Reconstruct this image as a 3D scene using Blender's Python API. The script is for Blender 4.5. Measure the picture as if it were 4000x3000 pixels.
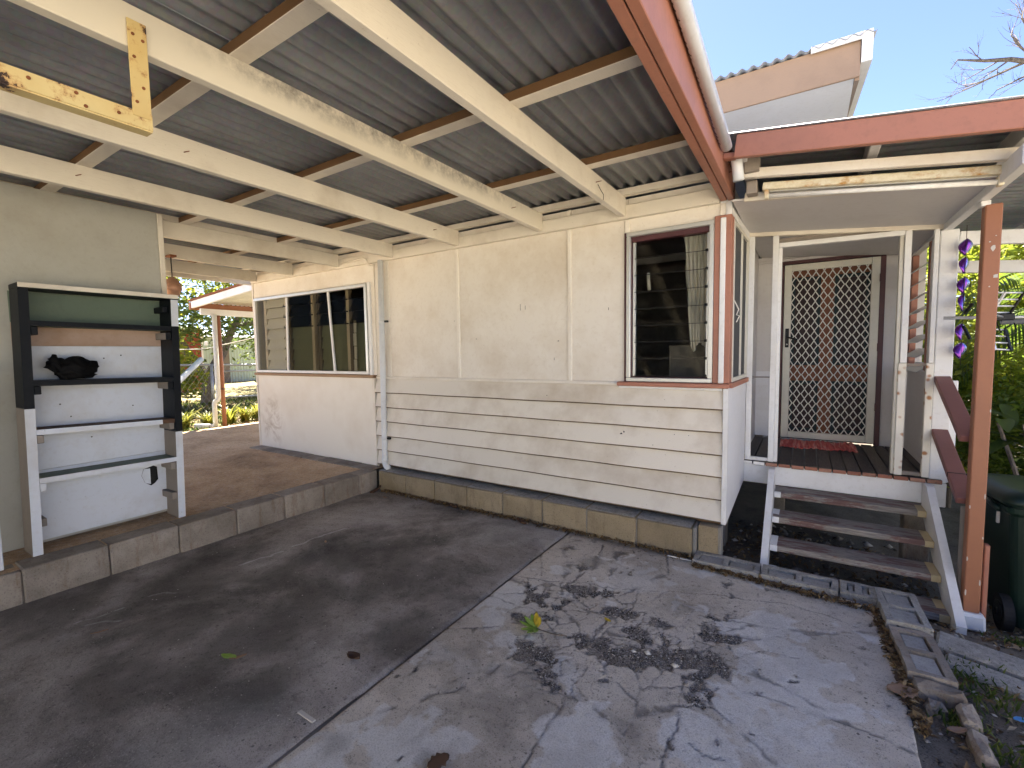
import bpy, bmesh, math, random
import numpy as np
from mathutils import Vector, Matrix

sc = bpy.context.scene
for o in list(bpy.data.objects):
    bpy.data.objects.remove(o)
R = math.radians
rng = random.Random(11)
nr = np.random.default_rng(5)

# ---------------------------------------------------------------- camera
cam = bpy.data.cameras.new('camera')
cam.sensor_width = 36.0
cam.lens = 16.0365
cam.clip_start = 0.05
cam.clip_end = 600
camo = bpy.data.objects.new('camera', cam)
sc.collection.objects.link(camo)
_y, _p, _r = R(32.6276), R(3.9679), R(0.8246)
_f = Vector((-math.sin(_y) * math.cos(_p), math.cos(_y) * math.cos(_p), -math.sin(_p)))
_rt = Vector((math.cos(_y), math.sin(_y), 0))
_dn = _f.cross(_rt)
_right = math.cos(_r) * _rt + math.sin(_r) * _dn
_down = -math.sin(_r) * _rt + math.cos(_r) * _dn
_m = Matrix((_right, -_down, -_f)).transposed().to_4x4()
_m.translation = Vector((0, 0, 1.46))
camo.matrix_world = _m
sc.camera = camo

# ---------------------------------------------------------------- sky, sun, exposure
TO_SUN = Vector((-0.50, 0.52, 1.0)).normalized()
SUN_EL = math.asin(TO_SUN.z)
w = bpy.data.worlds.new('World')
sc.world = w
w.use_nodes = True
nt = w.node_tree
sky = nt.nodes.new('ShaderNodeTexSky')
sky.sky_type = 'NISHITA'
sky.sun_disc = False
sky.sun_elevation = SUN_EL
sky.sun_rotation = math.atan2(TO_SUN.x, TO_SUN.y)
sky.air_density = 0.66
sky.dust_density = 0.15
sky.ozone_density = 3.5
bg = nt.nodes['Background']
bg.inputs['Strength'].default_value = 0.05
tint = nt.nodes.new('ShaderNodeMix'); tint.data_type = 'RGBA'; tint.blend_type = 'MULTIPLY'
tint.inputs[0].default_value = 1.0
tint.inputs[7].default_value = (1.06, .935, .98, 1)
nt.links.new(sky.outputs['Color'], tint.inputs[6])
nt.links.new(tint.outputs[2], bg.inputs['Color'])
sl = bpy.data.lights.new('sun', 'SUN')
sl.energy = 5.0
sl.angle = R(0.53)
sl.color = (1.0, 0.92, 0.80)
so = bpy.data.objects.new('sun', sl)
so.rotation_euler = (-TO_SUN).to_track_quat('-Z', 'Y').to_euler()
so.location = (4, 10, 12)
sc.collection.objects.link(so)
vs = sc.view_settings
vs.view_transform = 'Standard'
vs.look = 'None'
vs.exposure = 3.02
vs.gamma = 1.0
vs.use_curve_mapping = False
sc.cycles.max_bounces = 10
sc.cycles.diffuse_bounces = 6
sc.cycles.transparent_max_bounces = 12

# ---------------------------------------------------------------- helpers
def link(o):
    sc.collection.objects.link(o)
    return o

def tag(o, label=None, cat=None, group=None, kind=None):
    if label: o['label'] = label
    if cat: o['category'] = cat
    if group: o['group'] = group
    if kind: o['kind'] = kind
    return o

def thing(name, loc, label, cat, group=None):
    o = bpy.data.objects.new(name, None)
    o.empty_display_size = 0.1
    o.location = loc
    link(o)
    return tag(o, label, cat, group)

def wloc(o):
    v = Vector((0, 0, 0))
    while o is not None:
        v += o.location
        o = o.parent
    return v

def finish(name, me, mat, parent=None, smooth=False, origin=None):
    """mesh given in world coordinates; origin moved to its middle so that it is placed where it stands"""
    n = len(me.vertices)
    co = np.empty(n * 3, dtype=np.float32)
    me.vertices.foreach_get('co', co)
    co = co.reshape(-1, 3)
    if origin is None:
        c = (co.min(0) + co.max(0)) / 2
    else:
        c = np.array(origin, dtype=np.float32)
    co -= c
    me.vertices.foreach_set('co', co.ravel())
    me.update()
    if smooth:
        me.polygons.foreach_set('use_smooth', [True] * len(me.polygons))
    if mat is not None:
        for m in (mat if isinstance(mat, (list, tuple)) else [mat]):
            me.materials.append(m)
    o = bpy.data.objects.new(name, me)
    if parent is not None:
        o.parent = parent
        o.location = Vector(c.tolist()) - wloc(parent)
    else:
        o.location = Vector(c.tolist())
    return link(o)

def pyd(name, V, F, mat, parent=None, smooth=False, origin=None):
    me = bpy.data.meshes.new(name)
    me.from_pydata([tuple(map(float, v)) for v in V], [], F)
    me.update()
    return finish(name, me, mat, parent, smooth, origin)

def bmo(name, bm, mat, parent=None, smooth=False, origin=None):
    me = bpy.data.meshes.new(name)
    bmesh.ops.recalc_face_normals(bm, faces=bm.faces)
    bm.to_mesh(me)
    bm.free()
    return finish(name, me, mat, parent, smooth, origin)

def bm_box(bm, x0, x1, y0, y1, z0, z1, M=None, bevel=0.0):
    r = bmesh.ops.create_cube(bm, size=1.0)
    vs_ = r['verts']
    for v in vs_:
        v.co = Vector((x0 + (v.co.x + .5) * (x1 - x0), y0 + (v.co.y + .5) * (y1 - y0), z0 + (v.co.z + .5) * (z1 - z0)))
    if bevel > 0:
        es = list({e for v in vs_ for e in v.link_edges})
        g = bmesh.ops.bevel(bm, geom=es, offset=bevel, segments=1, affect='EDGES')
        vs_ = list({v for f in g['faces'] for v in f.verts} | {v for v in vs_ if v.is_valid})
    if M is not None:
        for v in vs_:
            v.co = M @ v.co
    return vs_

def box(name, x0, x1, y0, y1, z0, z1, mat, parent=None, bevel=0.003, jit=0.0):
    bm = bmesh.new()
    bm_box(bm, x0, x1, y0, y1, z0, z1, bevel=bevel)
    if jit:
        for v in bm.verts:
            v.co += Vector((rng.uniform(-jit, jit), rng.uniform(-jit, jit), rng.uniform(-jit, jit)))
    return bmo(name, bm, mat, parent)

def frame_mat(p, q, up=(0, 0, 1)):
    p = Vector(p); q = Vector(q)
    x = (q - p).normalized()
    u = Vector(up)
    y = u.cross(x)
    if y.length < 1e-4:
        y = Vector((0, 1, 0)).cross(x)
    y.normalize()
    z = x.cross(y)
    m = Matrix((x, y, z)).transposed().to_4x4()
    m.translation = p
    return m, (q - p).length

def bm_beam(bm, p, q, wy, hz, up=(0, 0, 1), bevel=0.0):
    m, L = frame_mat(p, q, up)
    bm_box(bm, 0, L, -wy / 2, wy / 2, -hz / 2, hz / 2, M=m, bevel=bevel)

def beam(name, p, q, wy, hz, mat, parent=None, up=(0, 0, 1), bevel=0.003):
    bm = bmesh.new()
    bm_beam(bm, p, q, wy, hz, up, bevel)
    return bmo(name, bm, mat, parent)

def bm_tube(bm, pts, rad, seg=8, caps=True):
    pts = [Vector(p) for p in pts]
    n = len(pts)
    rads = rad if isinstance(rad, (list, tuple)) else [rad] * n
    rings = []
    prev = None
    for i in range(n):
        if i == 0: t = pts[1] - pts[0]
        elif i == n - 1: t = pts[-1] - pts[-2]
        else: t = (pts[i + 1] - pts[i]).normalized() + (pts[i] - pts[i - 1]).normalized()
        if t.length < 1e-9: t = Vector((0, 0, 1))
        t.normalize()
        if prev is None:
            a = Vector((0, 0, 1)) if abs(t.z) < .9 else Vector((1, 0, 0))
            u = t.cross(a).normalized()
        else:
            u = (prev - t * prev.dot(t))
            if u.length < 1e-6: u = t.orthogonal()
            u.normalize()
        prev = u
        v = t.cross(u)
        ring = [bm.verts.new(pts[i] + (u * math.cos(2 * math.pi * k / seg) + v * math.sin(2 * math.pi * k / seg)) * rads[i]) for k in range(seg)]
        rings.append(ring)
    for i in range(n - 1):
        for k in range(seg):
            bm.faces.new((rings[i][k], rings[i][(k + 1) % seg], rings[i + 1][(k + 1) % seg], rings[i + 1][k]))
    if caps:
        bm.faces.new(list(reversed(rings[0])))
        bm.faces.new(rings[-1])

def tube(name, pts, rad, mat, parent=None, seg=10, smooth=True):
    bm = bmesh.new()
    bm_tube(bm, pts, rad, seg)
    return bmo(name, bm, mat, parent, smooth)

# value noise for python-side shapes
_perm = nr.random((256, 256))
def vnoise(x, y):
    xi = np.floor(x).astype(int); yi = np.floor(y).astype(int)
    xf = x - xi; yf = y - yi
    u = xf * xf * (3 - 2 * xf); v = yf * yf * (3 - 2 * yf)
    a = _perm[xi % 256, yi % 256]; b = _perm[(xi + 1) % 256, yi % 256]
    c = _perm[xi % 256, (yi + 1) % 256]; d = _perm[(xi + 1) % 256, (yi + 1) % 256]
    return (a * (1 - u) + b * u) * (1 - v) + (c * (1 - u) + d * u) * v
def fbm(x, y, oct=4):
    s = 0; a = .5; t = 0
    for i in range(oct):
        s = s + a * vnoise(x * 2 ** i + 17 * i, y * 2 ** i + 31 * i); t += a; a *= .55
    return s / t
def sst(a, b, x):
    t = np.clip((x - a) / (b - a), 0, 1)
    return t * t * (3 - 2 * t)

# ---------------------------------------------------------------- materials
def srgb(r, g, b):
    def f(c):
        c /= 255.0
        return c / 12.92 if c <= .04045 else ((c + .055) / 1.055) ** 2.4
    return (f(r), f(g), f(b), 1.0)

class MB:
    """small node-graph builder"""
    def __init__(s, name):
        s.m = bpy.data.materials.new(name)
        s.m.use_nodes = True
        s.t = s.m.node_tree
        s.b = s.t.nodes['Principled BSDF']
        s.out = s.t.nodes['Material Output']
        s.tc = s.t.nodes.new('ShaderNodeTexCoord')
        s.oi = None
        s._w = None
    def n(s, t, **k):
        x = s.t.nodes.new(t)
        for a, v in k.items():
            setattr(x, a, v)
        return x
    def l(s, a, b):
        s.t.links.new(a, b)
    def world(s):
        if s._w is None:
            g = s.n('ShaderNodeNewGeometry')
            s._w = g.outputs['Position']
        return s._w
    def vec(s, scale=(1, 1, 1), world=True, seed=True):
        mp = s.n('ShaderNodeMapping')
        mp.inputs['Scale'].default_value = scale
        s.l(s.world() if world else s.tc.outputs['Object'], mp.inputs['Vector'])
        if seed and world:
            # offset every piece a little so that neighbours do not share one pattern
            mul = s.n('ShaderNodeVectorMath', operation='SCALE')
            mul.inputs[0].default_value = (37.0, 19.0, 23.0)
            s.l(s.rand(), mul.inputs['Scale'])
            s.l(mul.outputs[0], mp.inputs['Location'])
        return mp.outputs[0]
    def rand(s):
        if s.oi is None:
            s.oi = s.n('ShaderNodeObjectInfo')
        return s.oi.outputs['Random']
    def noise(s, scale, detail=4, rough=.6, vec=None, dist=0):
        x = s.n('ShaderNodeTexNoise')
        x.inputs['Scale'].default_value = scale
        x.inputs['Detail'].default_value = detail
        x.inputs['Roughness'].default_value = rough
        x.inputs['Distortion'].default_value = dist
        s.l(vec if vec is not None else s.vec(), x.inputs['Vector'])
        return x.outputs['Fac']
    def ramp(s, fac, stops):
        r = s.n('ShaderNodeValToRGB')
        e = r.color_ramp.elements
        while len(e) < len(stops): e.new(.5)
        for i, (p, c) in enumerate(stops):
            e[i].position = p
            e[i].color = c if len(c) == 4 else (*c, 1)
        s.l(fac, r.inputs[0])
        return r.outputs[0]
    def fac(s, x, a, b):
        r = s.n('ShaderNodeMapRange')
        r.inputs['From Min'].default_value = a
        r.inputs['From Max'].default_value = b
        s.l(x, r.inputs['Value'])
        return r.outputs[0]
    def mix(s, f, a, b):
        x = s.n('ShaderNodeMix', data_type='RGBA')
        if isinstance(f, float): x.inputs[0].default_value = f
        else: s.l(f, x.inputs[0])
        for i, c in ((6, a), (7, b)):
            if isinstance(c, tuple): x.inputs[i].default_value = c
            else: s.l(c, x.inputs[i])
        return x.outputs[2]
    def math(s, op, a, b=0.0):
        x = s.n('ShaderNodeMath', operation=op)
        for i, c in ((0, a), (1, b)):
            if isinstance(c, (int, float)): x.inputs[i].default_value = c
            else: s.l(c, x.inputs[i])
        return x.outputs[0]
    def hsv(s, col, val):
        x = s.n('ShaderNodeHueSaturation')
        s.l(col, x.inputs['Color'])
        s.l(val, x.inputs['Value'])
        return x.outputs[0]
    def bump(s, h, strength=.3, dist=.01):
        x = s.n('ShaderNodeBump')
        x.inputs['Strength'].default_value = strength
        x.inputs['Distance'].default_value = dist
        s.l(h, x.inputs['Height'])
        s.l(x.outputs[0], s.b.inputs['Normal'])
    def done(s, col=None, rough=.6, metal=0.0, spec=.5):
        if col is not None:
            if isinstance(col, tuple): s.b.inputs['Base Color'].default_value = col
            else: s.l(col, s.b.inputs['Base Color'])
        if isinstance(rough, float): s.b.inputs['Roughness'].default_value = rough
        else: s.l(rough, s.b.inputs['Roughness'])
        s.b.inputs['Metallic'].default_value = metal
        s.b.inputs['Specular IOR Level'].default_value = spec
        return s.m

def paint(name, col, dirt=(.30, .24, .16, 1), dirty=.45, rough=.55, grain=None, chips=None, chipcol=(.16, .11, .08, 1), var=.10, bump=.25, spec=.4):
    """aged brush paint: piece to piece tone, blotchy grime, fine grain and optional flaking"""
    k = MB(name)
    tone = k.fac(k.rand(), 0, 1)
    v = k.math('MULTIPLY_ADD', tone, var)
    v.node.inputs[2].default_value = 1 - var * .6
    c = k.hsv(k.mix(0.0, col, col), v)
    big = k.noise(1.7, 5, .65)
    c = k.mix(k.math('MULTIPLY', k.fac(big, .48, .78), dirty), c, dirt)
    sp = k.noise(55, 3, .7)
    c = k.mix(k.math('MULTIPLY', k.fac(sp, .67, .76), dirty * .8), c, (dirt[0] * .5, dirt[1] * .5, dirt[2] * .5, 1))
    g = k.noise(30, 4, .65, vec=k.vec(grain or (1, 1, 1)))
    c = k.mix(k.math('MULTIPLY', k.fac(g, .52, .8), .22), c, dirt)
    if chips is not None:
        ch = k.noise(9, 6, .75, vec=k.vec((1, 1, 1)))
        c = k.mix(k.fac(ch, chips, chips + .03), c, chipcol)
    k.bump(k.math('ADD', g, k.math('MULTIPLY', sp, .4)), bump, .004)
    return k.done(c, rough, 0.0, spec)

M = {}
M['cream'] = paint('cream_wall_paint', (.75, .70, .615, 1), (.44, .33, .20, 1), .45, .6, var=.04)
M['board'] = paint('brushed_board_paint', (.75, .695, .60, 1), (.36, .26, .15, 1), .62, .6, grain=(14, 14, 1.2), var=.12, chips=.75, chipcol=(.2, .15, .1, 1))
M['rust_sill'] = paint('worn_sill_timber', (.30, .185, .10, 1), (.14, .08, .045, 1), .5, .7, grain=(.7, 9, 9), var=.02)
M['worn_red'] = paint('worn_red_edge', (.30, .12, .075, 1), (.42, .33, .24, 1), .8, .7, chips=.60, chipcol=(.12, .08, .06, 1), var=.3)
M['strip'] = paint('cover_strip_paint', (.80, .75, .655, 1), (.40, .30, .18, 1), .35, .5, var=.03)
M['beam_cream'] = paint('cream_timber_paint', (.735, .68, .575, 1), (.34, .26, .17, 1), .58, .55, grain=(9, .7, 9), var=.10)
M['white'] = paint('white_timber_paint', (.74, .74, .73, 1), (.36, .30, .22, 1), .32, .5, chips=.735, var=.06)
M['white_sheet'] = paint('white_sheet_paint', (.74, .74, .75, 1), (.45, .40, .34, 1), .25, .5, var=.04)
M['porch_grey'] = paint('porch_lining_paint', (.62, .60, .585, 1), (.38, .33, .28, 1), .3, .55, var=.05)
M['brown'] = paint('terracotta_trim_paint', (.385, .165, .108, 1), (.10, .06, .045, 1), .4, .5, var=.08)
M['brown_post'] = paint('terracotta_post_paint', (.32, .132, .068, 1), (.20, .09, .055, 1), .3, .55, chips=.74, chipcol=(.55, .48, .40, 1), var=.02)
M['rail_brown'] = paint('plum_brown_rail_paint', (.25, .105, .09, 1), (.12, .07, .06, 1), .35, .5, chips=.72, chipcol=(.45, .40, .36, 1), var=.03)
M['maroon'] = paint('dark_maroon_paint', (.075, .022, .026, 1), (.03, .015, .015, 1), .3, .45, var=.05)
M['tan_fascia'] = paint('tan_fascia_paint', (.33, .225, .152, 1), (.18, .125, .09, 1), .6, .6, grain=(.7, 9, 9), var=.05)
M['raw_batten'] = paint('raw_hardwood', (.155, .082, .034, 1), (.06, .035, .02, 1), .6, .75, grain=(.6, 14, 14), var=.25)
M['black_paint'] = paint('worn_black_paint', (.007, .0085, .011, 1), (.03, .03, .03, 1), .25, .5, chips=.745, chipcol=(.3, .3, .29, 1), var=.05, spec=.12)
M['grey_board'] = paint('grimy_unpainted_board', (.26, .225, .19, 1), (.10, .075, .055, 1), .5, .75, grain=(9, 9, .7), var=.15)
M['green_paint'] = paint('dull_green_paint', (.105, .145, .10, 1), (.05, .06, .045, 1), .35, .6, var=.04)
M['pvc'] = paint('white_pvc', (.66, .68, .69, 1), (.30, .28, .24, 1), .35, .35, var=.02, bump=.05)
M['pvc_cream'] = paint('cream_pvc', (.72, .70, .60, 1), (.35, .30, .2, 1), .2, .4, var=.02, bump=.05)
M['alu'] = paint('dull_aluminium', (.55, .55, .52, 1), (.25, .24, .2, 1), .35, .38, var=.05, bump=.1)
M['alu'].node_tree.nodes['Principled BSDF'].inputs['Metallic'].default_value = .55
M['step_cream'] = paint('yellowed_step_paint', (.50, .41, .235, 1), (.25, .17, .08, 1), .5, .6, chips=.72, var=.05)
M['blue'] = paint('blue_plastic', (.08, .30, .62, 1), (.05, .1, .2, 1), .1, .4, var=.02)
M['worn_shadow_edge'] = paint('worn_board_shadow_edge', (.17, .12, .07, 1), (.06, .045, .03, 1), .7, .8, grain=(.6, 9, 9), var=.2)  # worn brown lower edge, darkened to paint in the lap shadow line
M['yellow_steel'] = None
M['weathered'] = None

def mk():
    k = MB('flaking_yellow_steel')
    a = k.noise(14, 6, .7)
    c = k.mix(k.fac(k.noise(3, 4), .4, .7), (.66, .53, .25, 1), (.60, .43, .17, 1))
    c = k.mix(k.fac(a, .54, .66), c, (.42, .20, .07, 1))
    c = k.mix(k.fac(a, .615, .635), c, (.035, .018, .014, 1))
    k.bump(a, .3, .003)
    return k.done(c, .55)
M['yellow_steel'] = mk()

def mk():
    k = MB('weathered_step_timber')
    g = k.noise(8, 8, .7, vec=k.vec((1, 14, 14)))
    c = k.ramp(g, [(.25, (.07, .06, .052)), (.5, (.22, .195, .17)), (.75, (.36, .335, .305))])
    p = k.noise(7, 5, .75, vec=k.vec((.5, 2, 2)))
    c = k.mix(k.math('MULTIPLY', k.fac(p, .50, .56), .75), c, (.115, .042, .035, 1))
    k.bump(g, .5, .004)
    return k.done(c, .8)
M['weathered'] = mk()

def mk():
    k = MB('oiled_deck_timber')
    g = k.noise(9, 7, .7, vec=k.vec((14, 1, 14)))
    c = k.ramp(g, [(.25, (.030, .026, .023)), (.55, (.085, .070, .058)), (.8, (.16, .138, .118))])
    v = k.fac(k.rand(), 0, 1)
    c = k.hsv(c, k.math('ADD', k.math('MULTIPLY', v, .6), .7))
    k.bump(g, .4, .003)
    return k.done(c, .6)
M['deck'] = mk()

def mk():
    k = MB('galvanised_sheet_underside')
    a = k.noise(2.2, 5, .65)
    c = k.ramp(a, [(.3, (.20, .215, .235)), (.55, (.295, .31, .335)), (.75, (.39, .405, .43))])
    s = k.noise(5, 5, .7, vec=k.vec((5, .35, 1)))
    c = k.mix(k.math('MULTIPLY', k.fac(s, .55, .75), .22), c, (.14, .12, .10, 1))
    sp = k.n('ShaderNodeTexVoronoi'); sp.inputs['Scale'].default_value = 60
    k.l(k.vec(), sp.inputs['Vector'])
    c = k.mix(.05, c, sp.outputs['Color'])
    return k.done(c, .5, .25)
M['galv'] = mk()

def concrete(name, stops, stain=True, grav=(.055, .045, .035, 1), scale=1.0, vcol=True, dim=False):
    k = MB(name)
    v0 = k.vec(seed=False)
    a = k.noise(1.3 * scale, 8, .68, vec=v0, dist=.4)
    c = k.ramp(a, stops)
    f = k.noise(160, 4, .75, vec=v0)
    md_ = k.noise(28, 5, .75, vec=v0)
    c = k.mix(k.math('MULTIPLY', k.fac(md_, .54, .66), .55), c, k.mix(.75, c, (.03, .027, .024, 1)))
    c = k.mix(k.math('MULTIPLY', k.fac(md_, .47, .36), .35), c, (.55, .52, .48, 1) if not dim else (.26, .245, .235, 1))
    c = k.mix(k.fac(f, .565, .65), c, k.mix(.75, c, (.02, .018, .016, 1)))
    f2 = k.noise(90, 3, .7, vec=k.vec((1, 1, 1), seed=False))
    c = k.mix(k.math('MULTIPLY', k.fac(f2, .58, .68), .5), c, (.48, .45, .41, 1))
    pit = k.n('ShaderNodeTexVoronoi'); pit.inputs['Scale'].default_value = 24
    k.l(v0, pit.inputs['Vector'])
    pf = k.math('LESS_THAN', pit.outputs['Distance'], .13)
    gate = k.fac(k.noise(5, 3, vec=v0), .45, .6)
    pf = k.math('MULTIPLY', pf, gate)
    c = k.mix(k.math('MULTIPLY', pf, .75), c, (.022, .02, .018, 1))
    h = k.math('ADD', k.math('ADD', f, k.math('MULTIPLY', md_, 1.5)), k.math('MULTIPLY', a, 1.2))
    h = k.math('SUBTRACT', h, k.math('MULTIPLY', pf, .8))
    if vcol:
        at = k.n('ShaderNodeAttribute'); at.attribute_name = 'stain'
        sp = k.n('ShaderNodeSeparateColor')
        k.l(at.outputs['Color'], sp.inputs[0])
        c = k.mix(k.math('MULTIPLY', sp.outputs[1], .8), c, k.mix(k.fac(f, .4, .62), (.82, .82, .81, 1), (.60, .59, .57, 1)))
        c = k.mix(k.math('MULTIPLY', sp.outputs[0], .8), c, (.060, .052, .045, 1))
        ag = k.ramp(k.noise(210, 2, .6, vec=v0), [(.34, (.04, .032, .025)), (.50, (.16, .132, .105)), (.64, (.50, .46, .41))])
        c = k.mix(sp.outputs[2], c, ag)
        h = k.math('ADD', h, k.math('MULTIPLY', k.math('MULTIPLY', sp.outputs[2], k.noise(190, 2, .6, vec=v0)), 3.0))
    k.bump(h, .8, .008)
    return k.done(c, .82, 0, .35)

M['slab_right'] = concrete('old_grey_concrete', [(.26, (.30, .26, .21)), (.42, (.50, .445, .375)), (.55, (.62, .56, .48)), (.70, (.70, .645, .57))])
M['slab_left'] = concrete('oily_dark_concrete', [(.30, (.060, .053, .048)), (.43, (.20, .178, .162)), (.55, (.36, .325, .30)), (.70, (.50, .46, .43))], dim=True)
M['slab_raised'] = concrete('brown_dusty_concrete', [(.28, (.28, .175, .095)), (.45, (.50, .335, .19)), (.6, (.62, .44, .27)), (.78, (.66, .53, .38))], vcol=False)
M['mortar_cap'] = concrete('grey_block_tops', [(.28, (.22, .208, .185)), (.5, (.34, .325, .295)), (.8, (.46, .445, .41))], vcol=False, scale=3)

def block_mat(name, a, b, stainc, dark=.5):
    k = MB(name)
    n1 = k.noise(3.5, 6, .7)
    c = k.mix(k.fac(n1, .35, .7), a, b)
    st = k.noise(7, 5, .7, vec=k.vec((2.2, 2.2, .5)))
    c = k.mix(k.math('MULTIPLY', k.fac(st, .52, .75), dark), c, stainc)
    f = k.noise(120, 3, .7)
    c = k.mix(k.fac(f, .55, .7), c, k.mix(.5, c, (.03, .025, .02, 1)))
    v = k.math('ADD', k.math('MULTIPLY', k.rand(), .25), .86)
    k.bump(f, .5, .004)
    return k.done(k.hsv(c, v), .88, 0, .3)
M['block_tan'] = block_mat('tan_concrete_block', (.26, .205, .125, 1), (.36, .29, .19, 1), (.14, .105, .068, 1))
M['block_step'] = block_mat('stained_step_block', (.20, .170, .138, 1), (.36, .315, .265, 1), (.17, .10, .06, 1), .9)
M['mortar'] = block_mat('grey_mortar', (.24, .225, .20, 1), (.30, .285, .26, 1), (.12, .11, .095, 1))
M['core_fill'] = block_mat('pale_core_mortar', (.30, .29, .265, 1), (.43, .415, .38, 1), (.17, .16, .145, 1), .6)

def mk():
    k = MB('dirt_and_grass_ground')
    v0 = k.vec(seed=False)
    a = k.noise(2.5, 8, .7, vec=v0)
    c = k.ramp(a, [(.3, (.085, .070, .054)), (.5, (.165, .138, .108)), (.7, (.25, .212, .165))])
    f = k.noise(130, 4, .75, vec=v0)
    c = k.mix(k.fac(f, .55, .68), c, (.26, .235, .20, 1))
    c = k.mix(k.fac(f, .44, .34), c, (.02, .016, .012, 1))
    # dry lawn further out
    g = k.ramp(k.noise(9, 6, .75, vec=v0), [(.3, (.11, .12, .04)), (.55, (.30, .25, .11)), (.75, (.50, .42, .26))])
    sp = k.n('ShaderNodeSeparateXYZ')
    k.l(k.world(), sp.inputs[0])
    far = k.fac(sp.outputs[0], -9.0, -9.8)
    c = k.mix(k.math('MULTIPLY', far, .85), c, g)
    drv = k.fac(sp.outputs[1], 1.25, .6)
    dc = k.ramp(a, [(.3, (.40, .355, .285)), (.7, (.54, .485, .40))])
    c = k.mix(drv, c, dc)
    k.bump(k.math('ADD', f, a), .8, .012)
    return k.done(c, .92, 0, .2)
M['ground'] = mk()

def leafmat(name, cols, trans=.45, rough=.45):
    k = MB(name)
    at = k.n('ShaderNodeAttribute'); at.attribute_name = 'tone'
    c = k.ramp(at.outputs['Fac'], cols)
    c = k.mix(k.math('MULTIPLY', k.fac(k.noise(3, 3, vec=k.vec(seed=False)), .4, .65), .3), c, cols[0][1] + (1,))
    k.l(c, k.b.inputs['Base Color'])
    k.b.inputs['Roughness'].default_value = rough
    tr = k.n('ShaderNodeBsdfTranslucent')
    k.l(c, tr.inputs['Color'])
    mx = k.n('ShaderNodeMixShader')
    mx.inputs[0].default_value = trans
    k.l(k.b.outputs[0], mx.inputs[1]); k.l(tr.outputs[0], mx.inputs[2])
    k.l(mx.outputs[0], k.out.inputs['Surface'])
    return k.m
M['leaf_lime'] = leafmat('sunny_lime_leaves', [(0, (.12, .17, .022)), (.5, (.27, .32, .035)), (1, (.46, .43, .05))], .6)
M['leaf_dark'] = leafmat('dark_green_leaves', [(0, (.05, .085, .018)), (.5, (.12, .17, .034)), (1, (.22, .25, .055))], .5)
M['leaf_palm'] = leafmat('palm_leaves', [(0, (.06, .11, .016)), (.5, (.16, .23, .028)), (1, (.32, .36, .05))], .5)
M['leaf_yellow'] = leafmat('strappy_yellow_leaves', [(0, (.12, .15, .02)), (.5, (.26, .26, .04)), (1, (.42, .34, .06))], .4)
M['litter'] = leafmat('dry_leaf_litter', [(0, (.05, .030, .016)), (.4, (.15, .085, .035)), (.75, (.30, .20, .08)), (1, (.44, .36, .24))], .1, .8)
M['dry_leaf'] = paint('dry_tan_leaf', (.34, .215, .135, 1), (.14, .08, .045, 1), .4, .8, var=.3)
M['brown_leaf'] = paint('dead_brown_leaf', (.105, .055, .03, 1), (.05, .03, .02, 1), .4, .8, var=.3)
M['green_leaf'] = paint('fresh_green_leaf', (.22, .34, .05, 1), (.06, .10, .02, 1), .3, .4, var=.2)
M['yellow_leaf'] = paint('fallen_yellow_leaf', (.60, .42, .03, 1), (.40, .25, .03, 1), .3, .5, var=.1)
M['pale_bit'] = paint('bleached_chip', (.55, .52, .47, 1), (.3, .27, .22, 1), .3, .8, var=.2)

def mk():
    k = MB('grey_bark')
    n1 = k.noise(12, 7, .7, vec=k.vec((3, 3, .6)))
    c = k.ramp(n1, [(.3, (.06, .048, .038)), (.55, (.17, .14, .115)), (.8, (.30, .265, .23))])
    k.bump(n1, .7, .02)
    return k.done(c, .9)
M['bark'] = mk()

def mk(name, col, rough=.03, refl=.8):
    k = MB(name)
    tr = k.n('ShaderNodeBsdfTransparent'); tr.inputs[0].default_value = col
    gl = k.n('ShaderNodeBsdfGlossy'); gl.inputs['Roughness'].default_value = rough
    fr = k.n('ShaderNodeFresnel'); fr.inputs[0].default_value = 1.5
    mx = k.n('ShaderNodeMixShader')
    k.l(k.math('MULTIPLY', fr.outputs[0], refl), mx.inputs[0]); k.l(tr.outputs[0], mx.inputs[1]); k.l(gl.outputs[0], mx.inputs[2])
    k.l(mx.outputs[0], k.out.inputs['Surface'])
    return k.m
M['glass'] = mk('clear_louvre_glass', (.96, .97, .96, 1), .03, .45)
M['glass_dim'] = mk('dusty_window_glass', (.68, .66, .60, 1), .06, .008)
M['glass_wire'] = mk('fly_wire_pane', (.80, .79, .75, 1), .2, .02)
def mk():
    k = MB('obscure_green_glass')
    c = k.mix(k.noise(3, 3), (.20, .25, .17, 1), (.30, .33, .24, 1))
    return k.done(c, .6, 0.0, .08)
M['glass_green'] = mk()

def mk():
    k = MB('charcoal_fly_screen')
    c = k.mix(k.noise(90, 2), (.035, .036, .038, 1), (.075, .077, .08, 1))
    return k.done(c, .7)
M['flyscreen'] = mk()
def mk():
    k = MB('sheer_curtain')
    n1 = k.noise(14, 4, .6)
    c = k.mix(n1, (.58, .52, .40, 1), (.82, .78, .68, 1))
    k.l(c, k.b.inputs['Base Color'])
    tr = k.n('ShaderNodeBsdfTranslucent'); k.l(c, tr.inputs[0])
    mx = k.n('ShaderNodeMixShader'); mx.inputs[0].default_value = .4
    k.l(k.b.outputs[0], mx.inputs[1]); k.l(tr.outputs[0], mx.inputs[2])
    k.l(mx.outputs[0], k.out.inputs['Surface'])
    return k.m
M['curtain'] = mk()
def plain(name, col, rough=.5, metal=0.0, n=.15, scale=20, spec=.3):
    k = MB(name)
    c = k.mix(k.math('MULTIPLY', k.fac(k.noise(scale, 4), .4, .7), 1.0), col, (col[0] * (1 - n), col[1] * (1 - n), col[2] * (1 - n), 1))
    k.bump(k.noise(scale * 3, 3), .08, .002)
    return k.done(c, rough, metal, spec)
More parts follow.
